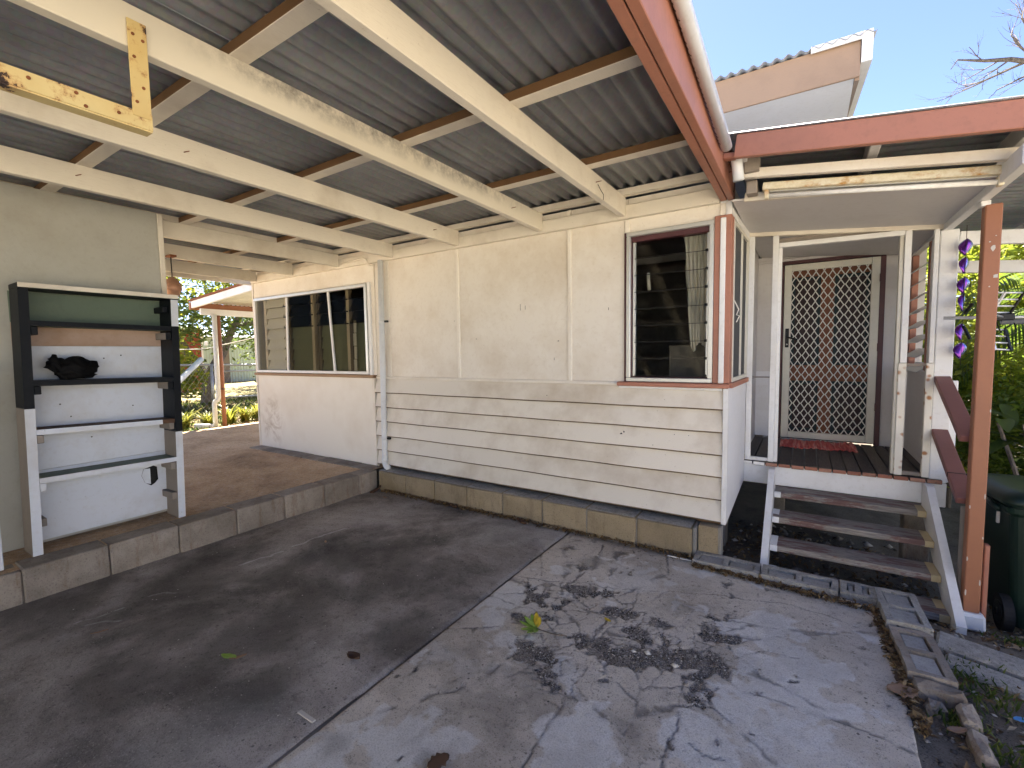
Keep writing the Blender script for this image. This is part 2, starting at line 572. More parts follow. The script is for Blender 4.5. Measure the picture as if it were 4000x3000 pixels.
M['interior'] = plain('dim_room_lining', (.17, .15, .125, 1), .8)
M['black'] = plain('black_plastic', (.006, .006, .0065, 1), .4)
M['black_cloth'] = plain('crumpled_black_cloth', (.005, .0048, .005, 1), .75, n=.4, scale=12, spec=.12)
M['bin_green'] = plain('dark_green_bin_plastic', (.008, .022, .016, 1), .42, n=.3, scale=5)
M['tyre'] = plain('black_rubber', (.014, .014, .015, 1), .7, n=.3)
M['mesh_white'] = plain('white_security_grille', (.70, .68, .62, 1), .45)
M['door_frame_alu'] = paint('cream_aluminium_frame', (.62, .60, .52, 1), (.35, .32, .25, 1), .2, .4, var=.03, bump=.05)
M['door_maroon'] = plain('plum_door_panel', (.030, .014, .015, 1), .5)
M['door_orange'] = plain('rust_orange_door_rail', (.19, .065, .028, 1), .5)
M['door_teal'] = plain('dark_teal_door_moulding', (.008, .022, .026, 1), .5)
M['rusty_enamel'] = None
def mk():
    k = MB('rust_spotted_enamel')
    a = k.noise(13, 6, .7, vec=k.vec((.6, 1, 1)))
    c = k.mix(k.fac(k.noise(40, 3), .4, .7), (.70, .64, .48, 1), (.60, .52, .34, 1))
    c = k.mix(k.fac(a, .53, .68), c, (.46, .24, .06, 1))
    return k.done(c, .5)
M['rusty_enamel'] = mk()
def mk():
    k = MB('rust_spotted_white_strip')
    v = k.n('ShaderNodeTexVoronoi'); v.inputs['Scale'].default_value = 17
    k.l(k.vec(), v.inputs['Vector'])
    a = k.math('ADD', v.outputs['Distance'], k.math('MULTIPLY', k.noise(30, 4), .25))
    c = k.mix(k.fac(a, .44, .28), (.71, .68, .60, 1), (.36, .15, .045, 1))
    c = k.mix(k.math('MULTIPLY', k.fac(k.noise(4, 5), .5, .75), .5), c, (.40, .33, .22, 1))
    return k.done(c, .5)
M['rusty_white'] = mk()
M['tube_glass'] = plain('fluorescent_tube', (.80, .79, .75, 1), .25)
M['copper'] = plain('dull_copper', (.58, .33, .22, 1), .45, .3, .4, 8)
M['rust'] = plain('rusty_iron', (.24, .085, .035, 1), .8, 0, .5, 12)
M['wire'] = plain('dark_wire', (.04, .035, .03, 1), .5)
M['steel'] = plain('galvanised_pipe', (.36, .37, .38, 1), .4, .6)
M['alu_bright'] = plain('bright_aluminium_rod', (.72, .73, .74, 1), .35, .5)
def mk():
    k = MB('iridescent_purple_foil')
    lw = k.n('ShaderNodeLayerWeight'); lw.inputs[0].default_value = .45
    c = k.ramp(lw.outputs['Facing'], [(0, (.10, .02, .20)), (.35, (.20, .05, .36)), (.6, (.25, .35, .75)), (1, (.6, .7, .85))])
    return k.done(c, .15, .7)
M['foil'] = mk()
def mk():
    k = MB('red_rag_mat')
    sp = k.noise(30, 4, .6, vec=k.vec((1.6, .08, 1)))
    c = k.ramp(sp, [(.3, (.36, .05, .05)), (.5, (.62, .13, .11)), (.62, (.72, .36, .30)), (.75, (.42, .06, .06))])
    k.bump(sp, .8, .02)
    return k.done(c, .95)
M['mat'] = mk()
M['red_wall'] = paint('red_corrugated_shed', (.30, .055, .025, 1), (.15, .04, .02, 1), .35, .6, var=.05)
M['green_shed'] = paint('pale_green_shed', (.40, .50, .46, 1), (.2, .25, .22, 1), .3, .6, var=.05)
M['fence_wood'] = paint('grey_paling', (.20, .175, .145, 1), (.08, .065, .05, 1), .5, .8, grain=(9, 9, .7), var=.3)
M['stone'] = block_mat('loose_pebble', (.22, .20, .175, 1), (.40, .375, .335, 1), (.10, .085, .07, 1), .6)
M['awning_sheet'] = paint('cream_corrugated_sheet', (.66, .66, .62, 1), (.35, .32, .26, 1), .3, .5, var=.04)
M['plywood'] = paint('stained_pink_plywood', (.40, .285, .215, 1), (.20, .10, .035, 1), .8, .7, var=.02)
M['shelf_white'] = paint('cold_white_shelf_paint', (.60, .635, .69, 1), (.36, .32, .26, 1), .55, .5, chips=.75, chipcol=(.25, .17, .1, 1), var=.05)
M['wall_green'] = paint('greenish_white_wall', (.40, .395, .35, 1), (.24, .21, .15, 1), .5, .6, var=.02)
M['lichen'] = paint('lichen_mottled_cream', (.72, .67, .57, 1), (.30, .27, .22, 1), .45, .6, grain=(9, .7, 9), var=.02)
def mk():
    # cream beam with a band of grey mildew along the upper half of its face
    k = MB('mildewed_cream_timber')
    n1 = k.noise(14, 7, .75)
    n2 = k.noise(1.1, 3, .5)
    sp = k.n('ShaderNodeSeparateXYZ'); k.l(k.world(), sp.inputs[0])
    band = k.fac(sp.outputs[2], 2.50, 2.57)
    run = k.math('MULTIPLY', k.fac(sp.outputs[1], .75, 1.1), k.fac(sp.outputs[1], 3.3, 2.4))
    m = k.math('MULTIPLY', k.math('MULTIPLY', band, run), k.fac(n1, .38, .62))
    c = k.mix(k.math('MULTIPLY', k.fac(n2, .5, .8), .35), (.72, .665, .55, 1), (.42, .33, .2, 1))
    c = k.mix(k.math('MULTIPLY', m, .8), c, (.215, .195, .17, 1))
    k.bump(n1, .2, .003)
    return k.done(c, .6)
M['mildew'] = mk()
def mk():
    k = MB('smeared_cream_sheet')
    n1 = k.noise(5, 6, .7, vec=k.vec((1, 1, 1), seed=False), dist=1.2)
    n2 = k.noise(1.7, 4, .6)
    sp = k.n('ShaderNodeSeparateXYZ'); k.l(k.world(), sp.inputs[0])
    dx = k.math('MULTIPLY', k.math('ADD', sp.outputs[0], 6.08), 3.2)
    dz = k.math('MULTIPLY', k.math('ADD', sp.outputs[2], -.58), 2.4)
    d = k.math('ADD', k.math('MULTIPLY', dx, dx), k.math('MULTIPLY', dz, dz))
    m = k.math('MULTIPLY', k.fac(d, 1.0, .1), k.fac(n1, .44, .66))
    c = k.mix(k.math('MULTIPLY', k.fac(n2, .48, .78), .3), (.735, .69, .61, 1), (.43, .32, .19, 1))
    c = k.mix(k.math('MULTIPLY', m, .65), c, (.30, .20, .11, 1))
    k.bump(n1, .1, .003)
    return k.done(c, .6)
M['smeared'] = mk()

# ================================================================ GROUND AND SLABS
def ground_h(x, y):
    right = sst(.2, 1.1, x)
    z = -0.045 - .10 * sst(3.1, 3.7, y) * sst(-8, -5, x) - .13 * right * sst(2.9, 4.1, y)
    z = z + .02 * (fbm(x * 3, y * 3) - .5) * sst(-.7, .4, x)
    left = sst(-8.3, -9.4, x)
    z = z * (1 - left) + left * (.10 + .12 * (fbm(x * .6, y * .6) - .5))
    return z

def grid_obj(name, xs, ys, zf, mat, attr=None):
    X, Y = np.meshgrid(xs, ys, indexing='ij')
    Z = zf(X, Y)
    n, m = X.shape
    V = np.stack([X.ravel(), Y.ravel(), Z.ravel()], 1)
    idx = np.arange(n * m).reshape(n, m)
    F = np.stack([idx[:-1, :-1].ravel(), idx[1:, :-1].ravel(), idx[1:, 1:].ravel(), idx[:-1, 1:].ravel()], 1)
    me = bpy.data.meshes.new(name)
    me.vertices.add(len(V)); me.vertices.foreach_set('co', V.astype(np.float32).ravel())
    me.loops.add(F.size); me.loops.foreach_set('vertex_index', F.ravel().astype(np.int32))
    me.polygons.add(len(F)); me.polygons.foreach_set('loop_start', np.arange(0, F.size, 4).astype(np.int32))
    me.update(calc_edges=True)
    if attr is not None:
        A = attr(X, Y).reshape(-1, 4).astype(np.float32)
        at = me.color_attributes.new('stain', 'FLOAT_COLOR', 'POINT')
        at.data.foreach_set('color', A.ravel())
    return finish(name, me, mat, smooth=True)

def axis(*segs):
    out = [segs[0][0]]
    for a, b, d in segs:
        n = max(1, int(round((b - a) / d)))
        out += list(a + (b - a) * (np.arange(n) + 1) / n)
    return np.array(out)

g = grid_obj('ground', axis((-120, -40, 10), (-40, -8, .8), (-8, -.8, .4), (-.8, 2.2, .03), (2.2, 12, .5), (12, 120, 9)),
             axis((-90, -8, 8), (-8, 1.2, .5), (1.2, 4.8, .03), (4.8, 24, .6), (24, 140, 9)), ground_h, M['ground'])
tag(g, kind='structure')

CR = [[(-1.231, 3.185), (-1.211, 2.969), (-1.18, 2.85), (-1.198, 2.761), (-1.198, 2.662), (-1.203, 2.565), (-1.224, 2.53)],
      [(-1.57, 2.434), (-1.463, 2.455), (-1.325, 2.492), (-1.228, 2.539), (-1.124, 2.59), (-1.004, 2.596), (-0.935, 2.626), (-0.819, 2.685), (-0.668, 2.745), (-0.514, 2.817), (-0.402, 2.874), (-0.264, 2.897), (-.05, 2.96), (.2, 2.93)],
      [(-0.819, 2.685), (-0.79, 2.56), (-0.787, 2.467), (-0.778, 2.332), (-0.765, 2.243)], [(-1.004, 2.596), (-0.977, 2.528), (-1.034, 2.473)],
      [(-0.956, 2.603), (-0.904, 2.511), (-0.848, 2.486), (-0.803, 2.514)], [(-0.41, 2.659), (-0.362, 2.552), (-0.363, 2.457)],
      [(-.81, 1.75), (-0.819, 1.655), (-0.8, 1.56), (-0.813, 1.455), (-0.807, 1.362), (-0.805, 1.325), (-0.802, 1.277), (-.83, 1.0)],
      [(-0.415, 2.054), (-0.399, 2.008), (-0.394, 1.866), (-0.373, 1.718), (-0.392, 1.633), (-0.399, 1.584), (-0.386, 1.535), (-.33, 1.3)],
      [(-0.242, 2.293), (-0.183, 2.355), (-0.111, 2.438), (.02, 2.45)], [(-0.771, 3.121), (-0.775, 3.014), (-0.74, 2.937)],
      [(-0.866, 2.091), (-0.882, 2.172), (-0.854, 2.253), (-0.846, 2.377)], [(-0.834, 1.919), (-0.819, 1.866), (-0.81, 1.713)],
      [(-0.323, 1.692), (-0.276, 1.674), (-0.212, 1.692)], [(-1.224, 2.53), (-1.156, 2.399), (-1.192, 2.337)],
      [(-1.463, 2.455), (-1.40, 2.30), (-1.33, 2.20)], [(-1.02, 1.84), (-.95, 1.98), (-.90, 2.05)]]
GR = [(-1.38, 2.35, .038), (-1.3, 2.27, .041), (-1.22, 2.22, .044), (-1.16, 2.14, .034), (-1.27, 2.07, .03), (-1.18, 2.47, .033), (-1.1, 2.47, .037), (-1.03, 2.51, .033), (-.97, 2.55, .028), (-1.15, 2.32, .027), (-1.16, 2.24, .026), (-1.12, 1.86, .046), (-1.04, 1.84, .037), (-.98, 1.83, .022), (-.95, 1.73, .028), (-.9, 1.68, .017), (-.94, 2.06, .032), (-.88, 2.02, .038), (-.82, 2.05, .046), (-.77, 2.04, .045), (-.71, 2.03, .052), (-.65, 2.07, .059), (-.58, 2.11, .059), (-.52, 2.15, .059), (-.46, 2.19, .059), (-.39, 2.23, .051), (-.34, 2.27, .044), (-.66, 2.22, .039), (-.72, 2.27, .032), (-.78, 2.4, .03), (-.84, 2.4, .026), (-.88, 2.37, .026), (-.47, 2.26, .038), (-.38, 2.44, .04), (-.3, 2.43, .039), (-.26, 2.42, .03), (-.38, 2.59, .025), (-.62, 2.43, .033), (-.58, 2.31, .02), (-.37, 2.08, .034), (-.32, 1.98, .026), (-.3, 2.19, .035), (-.34, 1.92, .022)]
PW = [(-.21, 2.53, .052), (-.14, 2.3, .058), (-.14, 2.08, .043), (-.07, 2.71, .08), (.01, 2.69, .065), (-.06, 2.34, .082), (.05, 2.37, .103), (.14, 2.39, .068), (0, 2.2, .086), (.09, 2.17, .062), (0, 1.97, .049), (.08, 1.99, .038), (-.18, 1.97, .041), (-.16, 3.09, .031), (-1.45, 1.1, .092), (-1.3, 1.1, .116), (-1.42, .96, .094), (-.67, 1.45, .075), (-1.46, 1.2, .064), (-.22, 2.38, .049), (-1.5, 2.17, .077), (-1.42, 2.0, .057), (-1.35, 2.41, .04), (-.5, 3.03, .049), (-.32, 1.72, .067), (-.22, 1.72, .056), (-.77, 1.45, .058), (-1.09, 1.22, .058), (-.12, 2.5, .07), (.2, 2.2, .05), (-1.2, 2.4, .04), (-.9, 2.45, .035)]
DK = [(-2.87, 1.61, .136), (-2.44, 1.61, .141), (-2.4, 1.27, .209), (-2.46, 1.11, .161), (-1.69, 1.62, .121), (-1.67, 1.51, .077), (-2.56, .72, .143), (-2.33, 1.05, .076), (-2.26, .9, .071), (-1.98, .98, .113), (-3.79, .73, .238), (-.51, 1.62, .039), (-.45, 1.58, .047), (-.55, 1.66, .038), (-1.08, 1.45, .16), (-1.02, 1.66, .138), (-1.07, 1.13, .037), (-1.46, .97, .038), (-2.82, 1.02, .211), (-1.25, 1.58, .118), (-2.7, 2.1, .3), (-2.2, 2.0, .22), (-3.3, 1.3, .3), (-1.2, 2.9, .07), (-.55, 2.62, .09)]
LC = [[(-3.345, .726), (-3.324, .816), (-3.339, .929)], [(-3.289, 1.57), (-3.271, 1.706), (-3.233, 1.761), (-3.241, 1.858)], [(-3.272, 1.946), (-3.239, 2.04), (-3.259, 2.144), (-3.206, 2.384)], [(-3.338, 1.064), (-3.312, 1.127), (-3.246, 1.166)], [(-3.265, .756), (-3.235, .821), (-3.17, .87)]]

def polydist(X, Y, pl):
    d = np.full(X.shape, 9.0)
    for (ax, ay), (bx, by) in zip(pl[:-1], pl[1:]):
        dx, dy = bx - ax, by - ay
        t = np.clip(((X - ax) * dx + (Y - ay) * dy) / (dx * dx + dy * dy + 1e-9), 0, 1)
        d = np.minimum(d, np.hypot(X - ax - t * dx, Y - ay - t * dy))
    return d
def blobs(X, Y, L, nz, k=1.0, amp=.55):
    s = np.zeros(X.shape)
    for x, y, r in L:
        d = np.hypot(X - x, Y - y) / (r * k)
        s = np.maximum(s, 1.25 - d * .62)
    return s + (nz - .5) * 2 * amp

_wp = []
for _x, _y, _r in GR:
    for _k in range(3):
        _wp.append((_x + rng.gauss(0, .055), _y + rng.gauss(0, .055)))
_wp = np.array(_wp)
def right_masks(X, Y):
    w1 = fbm(X * 8, Y * 8, 3) - .5; w2 = fbm(X * 8 + 50, Y * 8 + 20, 3) - .5
    h1 = fbm(X * 38 + 5, Y * 38, 2) - .5; h2 = fbm(X * 38 + 90, Y * 38 + 7, 2) - .5
    jx = X + .04 * w1 + .020 * h1; jy = Y + .04 * w2 + .020 * h2
    cr = np.zeros(X.shape)
    for i, pl in enumerate(CR):
        d = polydist(jx, jy, pl)
        wd = .0010 + .0042 * vnoise(X * 13 + i * 7, Y * 13) ** 1.5
        cr = np.maximum(cr, (1 - sst(wd * .6, wd * 1.7 + .0012, d)) * (.45 + .55 * vnoise(X * 6 + i, Y * 6 + 3)))
    n1 = fbm(X * 11 + 2 * w1, Y * 11 + 2 * w2, 5)
    near = blobs(X + .10 * w1, Y + .10 * w2, GR, n1, 1.35, 1.25)
    gr = sst(.52, .72, near - .25 * sst(.45, .7, fbm(X * 24, Y * 24, 3)))
    # fractured plates round the broken part
    d1 = np.full(X.shape, 9.); d2 = np.full(X.shape, 9.)
    m = near > -.6
    xm, ym = jx[m], jy[m]
    a1 = np.full(xm.shape, 9.); a2 = np.full(xm.shape, 9.)
    for px, py in _wp:
        d = np.hypot(xm - px, ym - py)
        a2 = np.minimum(a2, np.maximum(d, a1)); a1 = np.minimum(a1, d)
    d1[m] = a1; d2[m] = a2
    pl = (1 - sst(.002, .0075, d2 - d1)) * sst(-.35, .25, near + .5 * (vnoise(X * 9 + 3, Y * 9) - .5))
    cr = np.maximum(cr, pl * .75)
    n2 = fbm(X * 6 + 9 + w1, Y * 6 + w2, 6)
    pale = sst(.50, .66, blobs(X, Y, PW, n2, 1.45, 1.7))
    pale = np.maximum(pale * (.55 + .45 * fbm(X * 30, Y * 30, 3)), .5 * sst(.58, .66, fbm(X * 2.2 + 4, Y * 2.2, 6)))
    dk = .45 * sst(.2, 1.3, blobs(X + .1 * w1, Y + .1 * w2, [d for d in DK if d[0] > -1.5], n1, 1.35, 1.0))
    dk = np.maximum(dk, .2 * sst(.56, .70, fbm(X * 3.1 + 40, Y * 3.1 + 11, 6)))
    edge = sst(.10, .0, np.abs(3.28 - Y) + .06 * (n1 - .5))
    return cr, gr, pale, dk, edge
def right_attr(X, Y):
    cr, gr, pale, dk, edge = right_masks(X, Y)
    A = np.zeros(X.shape + (4,))
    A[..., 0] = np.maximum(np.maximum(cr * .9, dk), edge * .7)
    A[..., 1] = pale * (1 - gr)
    A[..., 2] = gr * (.55 + .4 * fbm(X * 20 + 3, Y * 20, 3))
    A[..., 3] = 1
    return A
def right_z(X, Y):
    cr, gr, pale, dk, edge = right_masks(X, Y)
    z = -.006 * cr - .008 * gr * (.4 + fbm(X * 40, Y * 40, 2)) + .006 * (fbm(X * 2.5, Y * 2.5, 3) - .5)
    # skirt: the slab's cut right-hand edge, bending in towards the house
    return z - .006 * sst(.012, 0, X + 1.565)

def slab_shape(o, fx):
    me = o.data
    n = len(me.vertices)
    co = np.empty(n * 3, np.float32); me.vertices.foreach_get('co', co); co = co.reshape(-1, 3)
    W = co + np.array(o.location, np.float32)
    W = fx(W)
    co = W - np.array(o.location, np.float32)
    me.vertices.foreach_set('co', co.astype(np.float32).ravel()); me.update()

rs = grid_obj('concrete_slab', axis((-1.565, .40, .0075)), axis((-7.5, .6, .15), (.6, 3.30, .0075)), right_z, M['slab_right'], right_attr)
def fx(W):
    e = .40 + .035 * (fbm(W[:, 1] * 3, W[:, 1] * 0 + 3, 3) - .5) - .10 * sst(2.95, 3.3, W[:, 1]) + .02 * sst(2.2, .8, W[:, 1])
    t = (W[:, 0] + 1.565) / 1.965
    W[:, 0] = -1.565 + t * (e + 1.565)
    W[:, 2] -= .16 * sst(.9965, .9995, t) * 1.0
    return W
slab_shape(rs, fx)
tag(rs, kind='structure')

def left_attr(X, Y):
    n1 = fbm(X * 5, Y * 5, 5)
    A = np.zeros(X.shape + (4,))
    dk = sst(.25, 1.25, blobs(X, Y, [d for d in DK if d[0] < -1.5], n1, 1.6, .7)) * .8
    cr = np.zeros(X.shape)
    jx = X + .05 * (fbm(X * 12, Y * 12, 3) - .5)
    for pl in LC:
        cr = np.maximum(cr, 1 - sst(.003, .009, polydist(jx, Y, pl)))
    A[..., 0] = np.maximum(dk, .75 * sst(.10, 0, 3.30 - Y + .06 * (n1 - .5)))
    A[..., 1] = np.maximum(cr * .85, .30 * sst(.55, .72, fbm(X * 1.6 + 3, Y * 1.6 + 8, 5)) * sst(-2.6, -1.6, X))
    A[..., 2] = .0
    A[..., 3] = 1
    return A
def left_z(X, Y):
    return .004 + .008 * (fbm(X * 3 + 7, Y * 3, 4) - .5) - .010 * sst(.02, .0, -1.577 - X) * (.4 + 1.2 * vnoise(X * 0, Y * 7))
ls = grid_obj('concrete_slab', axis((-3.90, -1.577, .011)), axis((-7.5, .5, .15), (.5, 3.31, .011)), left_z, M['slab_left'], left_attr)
tag(ls, kind='structure')
# dirt packed in the joint between the two slabs
js = pyd('slab_joint', [(-1.62, -7.5, -.009), (-1.53, -7.5, -.009), (-1.53, 3.3, -.009), (-1.62, 3.3, -.009)], [(0, 1, 2, 3)], M['ground'])
tag(js, kind='structure')

rsl = grid_obj('raised_concrete_slab', axis((-8.75, -3.93, .06)), axis((-6.2, -1.5, .3), (-1.5, 5.2, .06)),
               lambda X, Y: .203 + .006 * (fbm(X * 2, Y * 2, 3) - .5), M['slab_raised'])
tag(rsl, kind='structure')
pyd('slab_edge', [(-8.75, -1.5, .2), (-8.75, 5.2, .2), (-8.75, 5.2, -.1), (-8.75, -1.5, -.1)], [(0, 1, 2, 3)], M['slab_raised'], rsl)

for i in range(8):
    box('paver', -6.38 + i * .305, -6.38 + i * .305 + .296, 3.255 + rng.uniform(-.004, .004), 3.432, .196, .214 + rng.uniform(-.002, .003), M['block_step'], rsl, .005, .002)
# ---- block step along the raised slab
step = thing('block_step', (-3.87, 1.5, 0), 'long low step of stained concrete blocks edging the raised floor', 'step')
for i in range(-16, 7):
    y0 = .64 + .405 * i
    y1 = y0 + .4005
    if y1 > 3.31: y1 = 3.30
    dx = .035 * (1 - (y0 + .2) / 3.3)
    box('block', -4.06 - dx, -3.862 - dx + rng.uniform(-.004, .004), y0, y1, -.05, .207 + rng.uniform(-.004, .004), M['block_step'], step, .008, .002)
# ---- block wall under the weatherboards
bw = thing('block_wall', (-2.2, 3.4, 0), 'row of tan concrete blocks at the foot of the weatherboards', 'block wall')
xs = [-.632]
while xs[-1] > -3.8: xs.append(xs[-1] - .4025)
for i, xr in enumerate(xs[:-1]):
    xl = max(xr - .3915, -3.86)
    b = box('block', xl, xr, 3.302 + rng.uniform(-.003, .003), 3.49, -.05, .203 + rng.uniform(-.003, .004), M['block_tan'], bw, .007, .0015)
    box('mortar_cap', xl - .003, xr - .01, 3.312, 3.485, .2075, .2105 + rng.uniform(0, .003), M['mortar_cap'], bw, .001)
    box('mortar_joint', xl - .011, xl + .002, 3.316, 3.48, -.04, .198, M['mortar'], bw, 0)
box('end_render', -.630, -.606, 3.306, 3.48, -.03, .214, M['mortar'], bw, .006, .002)

# ---- low border of half-sunk hollow blocks
bb = thing('block_border', (0, 3.3, 0), 'low border of half-sunk hollow concrete blocks below the timber steps', 'edging')
def hollow(parent, cx, cy, ang, L=.385, W=.165, top=.05, mat='mortar_cap', fill='core_fill'):
    """a hollow block laid with its two cores upward, the cores filled with mortar that sits a little lower"""
    T = Matrix.Translation((cx, cy, 0)) @ Matrix.Rotation(ang, 4, 'Z')
    bm = bmesh.new()
    def rect(a, b, c_, d): return [Vector((a, c_, 0)), Vector((b, c_, 0)), Vector((b, d, 0)), Vector((a, d, 0))]
    z1, zr = top, top - .014
    hx, hy = L / 2, W / 2
    cells = [(-hx + .032, -.016), (.016, hx - .032)]
    ys = (-hy + .032, hy - .032)
    xs_ = [-hx, cells[0][0], cells[0][1], cells[1][0], cells[1][1], hx]
    yy = [-hy, ys[0], ys[1], hy]
    grid = {}
    for i, x in enumerate(xs_):
        for j, y in enumerate(yy):
            grid[i, j] = bm.verts.new((x + rng.uniform(-.004, .004), y + rng.uniform(-.003, .003), z1 + rng.uniform(-.003, .003)))
    for i in range(5):
        for j in range(3):
            q = [grid[i, j], grid[i + 1, j], grid[i + 1, j + 1], grid[i, j + 1]]
            if j == 1 and i in (1, 3):
                low = [bm.verts.new((v.co.x, v.co.y, zr - .01)) for v in q]
                for k in range(4):
                    bm.faces.new((q[k], low[k], low[(k + 1) % 4], q[(k + 1) % 4]))
            else:
                bm.faces.new(q)
    rim = [grid[i, 0] for i in range(6)] + [grid[5, 1], grid[5, 2]] + [grid[i, 3] for i in range(5, -1, -1)] + [grid[0, 2], grid[0, 1]]
    low = [bm.verts.new((v.co.x * 1.01, v.co.y * 1.02, -.22)) for v in rim]
    for k in range(len(rim)):
        bm.faces.new((rim[k], rim[(k + 1) % len(rim)], low[(k + 1) % len(rim)], low[k]))
    for v in bm.verts: v.co = T @ v.co
    b = bmo('block', bm, M[mat], parent)
    for a, c_ in cells:
        bm = bmesh.new()
        bm_box(bm, a + .006, c_ - .006, ys[0] + .005, ys[1] - .005, zr - .03, zr + .004 + rng.uniform(-.004, .003), M=T, bevel=.004)
        bmo('core_mortar', bm, M[fill], b)
    return b
for k, cx in enumerate((-.43, -.03, .21)):
    pass
hollow(bb, -.405, 3.262, R(-.8), .40, .165, .042)
hollow(bb, .005, 3.255, R(-.8), .40, .165, .046)
hollow(bb, .302, 3.268, R(-1.5), .17, .165, .046)
hollow(bb, .477, 3.135, R(-88), .385, .185, .056)
hollow(bb, .492, 2.735, R(-87), .385, .165, .040, 'block_step', 'core_fill')
# broken end of the border
for (x0, x1, y0, y1, zt_) in ((.43, .60, 2.47, 2.535, .03), (.555, .615, 2.33, 2.465, .018), (.56, .61, 2.17, 2.32, .006), (.46, .53, 2.40, 2.46, -.005), (.585, .64, 2.03, 2.16, -.005)):
    bm = bmesh.new()
    bm_box(bm, x0, x1, y0, y1, -.14, zt_, bevel=.014)
    bmesh.ops.subdivide_edges(bm, edges=[e for e in bm.edges if e.calc_length() > .04], cuts=2, use_grid_fill=True)
    for v in bm.verts:
        v.co += Vector((rng.uniform(-.006, .006), rng.uniform(-.007, .007), rng.uniform(-.006, .006)))
    bmo('broken_block', bm, M['block_step'], bb)
# paving strips beside the post
pv = thing('paving_strip', (1.0, 3.0, 0), 'worn concrete paving strips in the dirt beside the brown post', 'paving')
beam('slab_piece', (.60, 3.02, -.045), (1.9, 2.70, -.10), .16, .08, M['mortar_cap'], pv, bevel=.012)
beam('slab_piece', (.60, 2.85, -.05), (1.9, 2.50, -.10), .12, .07, M['mortar_cap'], pv, bevel=.012)

# ================================================================ HOUSE
house = thing('weatherboard_house', (-3.2, 3.5, .2), 'cream weatherboard and sheet-clad house wall along the carport', 'house')
YW = 3.45
# weatherboards, each a wedge with its lower edge standing proud
zb = [.241 + .1592 * i for i in range(6)]
for i, z in enumerate(zb):
    zt = 1.196 if i == 5 else z + .1592 + .018
    for (xa, xb) in ((-3.985, -.462),):
        sag = rng.uniform(-.002, .002)
        bm = bmesh.new()
        prof = [(YW + .012, z), (YW - .033, z + .000), (YW - .038, z + .0105), (YW + .004, zt), (YW + .012, zt)]
        nseg = 14
        rings = []
        for s in range(nseg + 1):
            x = xa + (xb - xa) * s / nseg
            wv = .0015 * math.sin(s * 1.7 + i * 2.1) + sag
            rings.append([bm.verts.new((x, y + wv * .5, zz + wv)) for y, zz in prof])
        for s in range(nseg):
            for k in range(5):
                bm.faces.new((rings[s][k], rings[s + 1][k], rings[s + 1][(k + 1) % 5], rings[s][(k + 1) % 5]))
        bm.faces.new(rings[0]); bm.faces.new(list(reversed(rings[-1])))
        wbo = bmo('weatherboard', bm, [M['board'], M['worn_shadow_edge']], house)
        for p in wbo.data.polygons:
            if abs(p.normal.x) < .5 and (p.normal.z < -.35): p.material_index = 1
box('corner_board', -.4625, -.430, 3.408, 3.475, .235, 1.19, M['white'], house, .003)
box('wall_sheet', -2.81, -1.636, YW, YW + .02, 1.215, 2.60, M['cream'], house, .001)
box('wall_sheet', -3.985, -2.814, YW, YW + .02, 1.215, 2.60, M['cream'], house, .001)
box('wall_sheet', -1.632, -1.146, YW, YW + .02, 1.215, 2.60, M['cream'], house, .001)
box('wall_sheet', -1.142, -.50, YW, YW + .02, 2.345, 2.60, M['cream'], house, .001)
for x in (-2.80, -1.628):
    box('cover_strip', x - .016, x + .016, YW - .019, YW, 1.218, 2.445, M['strip'], house, .004)
    box('cover_strip', x - .016, x + .016, YW - .019, YW, 2.546, 2.60, M['strip'], house, .004)
box('cover_strip', -1.165, -1.128, YW - .019, YW - .001, 2.345, 2.445, M['strip'], house, .004)
box('cover_strip', -.505, -.470, YW - .013, YW, 2.365, 2.445, M['cream'], house, .004)
box('cover_strip', -.500, -.440, YW - .004, YW + .03, 2.365, 2.60, M['white'], house, .003)
box('band_moulding', -3.98, -1.21, YW - .020, YW + .01, 1.192, 1.220, M['cream'], house, .006)
# left end of the wall, sheeted below the sliding window
box('wall_sheet', -6.395, -4.045, YW - .012, YW + .02, .206, 1.196, M['smeared'], house, .001)
box('wall_sheet', -6.395, -4.02, YW - .010, YW + .02, 2.250, 2.60, M['cream'], house, .001)
box('corner_strip', -6.43, -6.396, YW - .02, YW + .05, .206, 2.60, M['cream'], house, .003)
box('corner_strip', -4.044, -4.004, YW - .024, YW + .02, .206, 1.196, M['cream'], house, .003)
box('wall_stile', -4.018, -3.965, YW - .016, YW + .02, 1.23, 2.445, M['cream'], house, .003)
box('wall_stile', -3.963, -3.90, YW - .008, YW + .0, 1.222, 2.445, M['cream'], house, .003)
box('wall_stile', -3.80, -3.74, YW - .008, YW + .0, 1.222, 2.445, M['cream'], house, .003)
box('cover_strip', -3.967, -3.957, YW - .020, YW - .006, 1.23, 2.43, M['cream'], house, .003)
sill = box('window_sill', -6.42, -3.99, YW - .05, YW + .02, 1.198, 1.232, M['rust_sill'], house, .005)
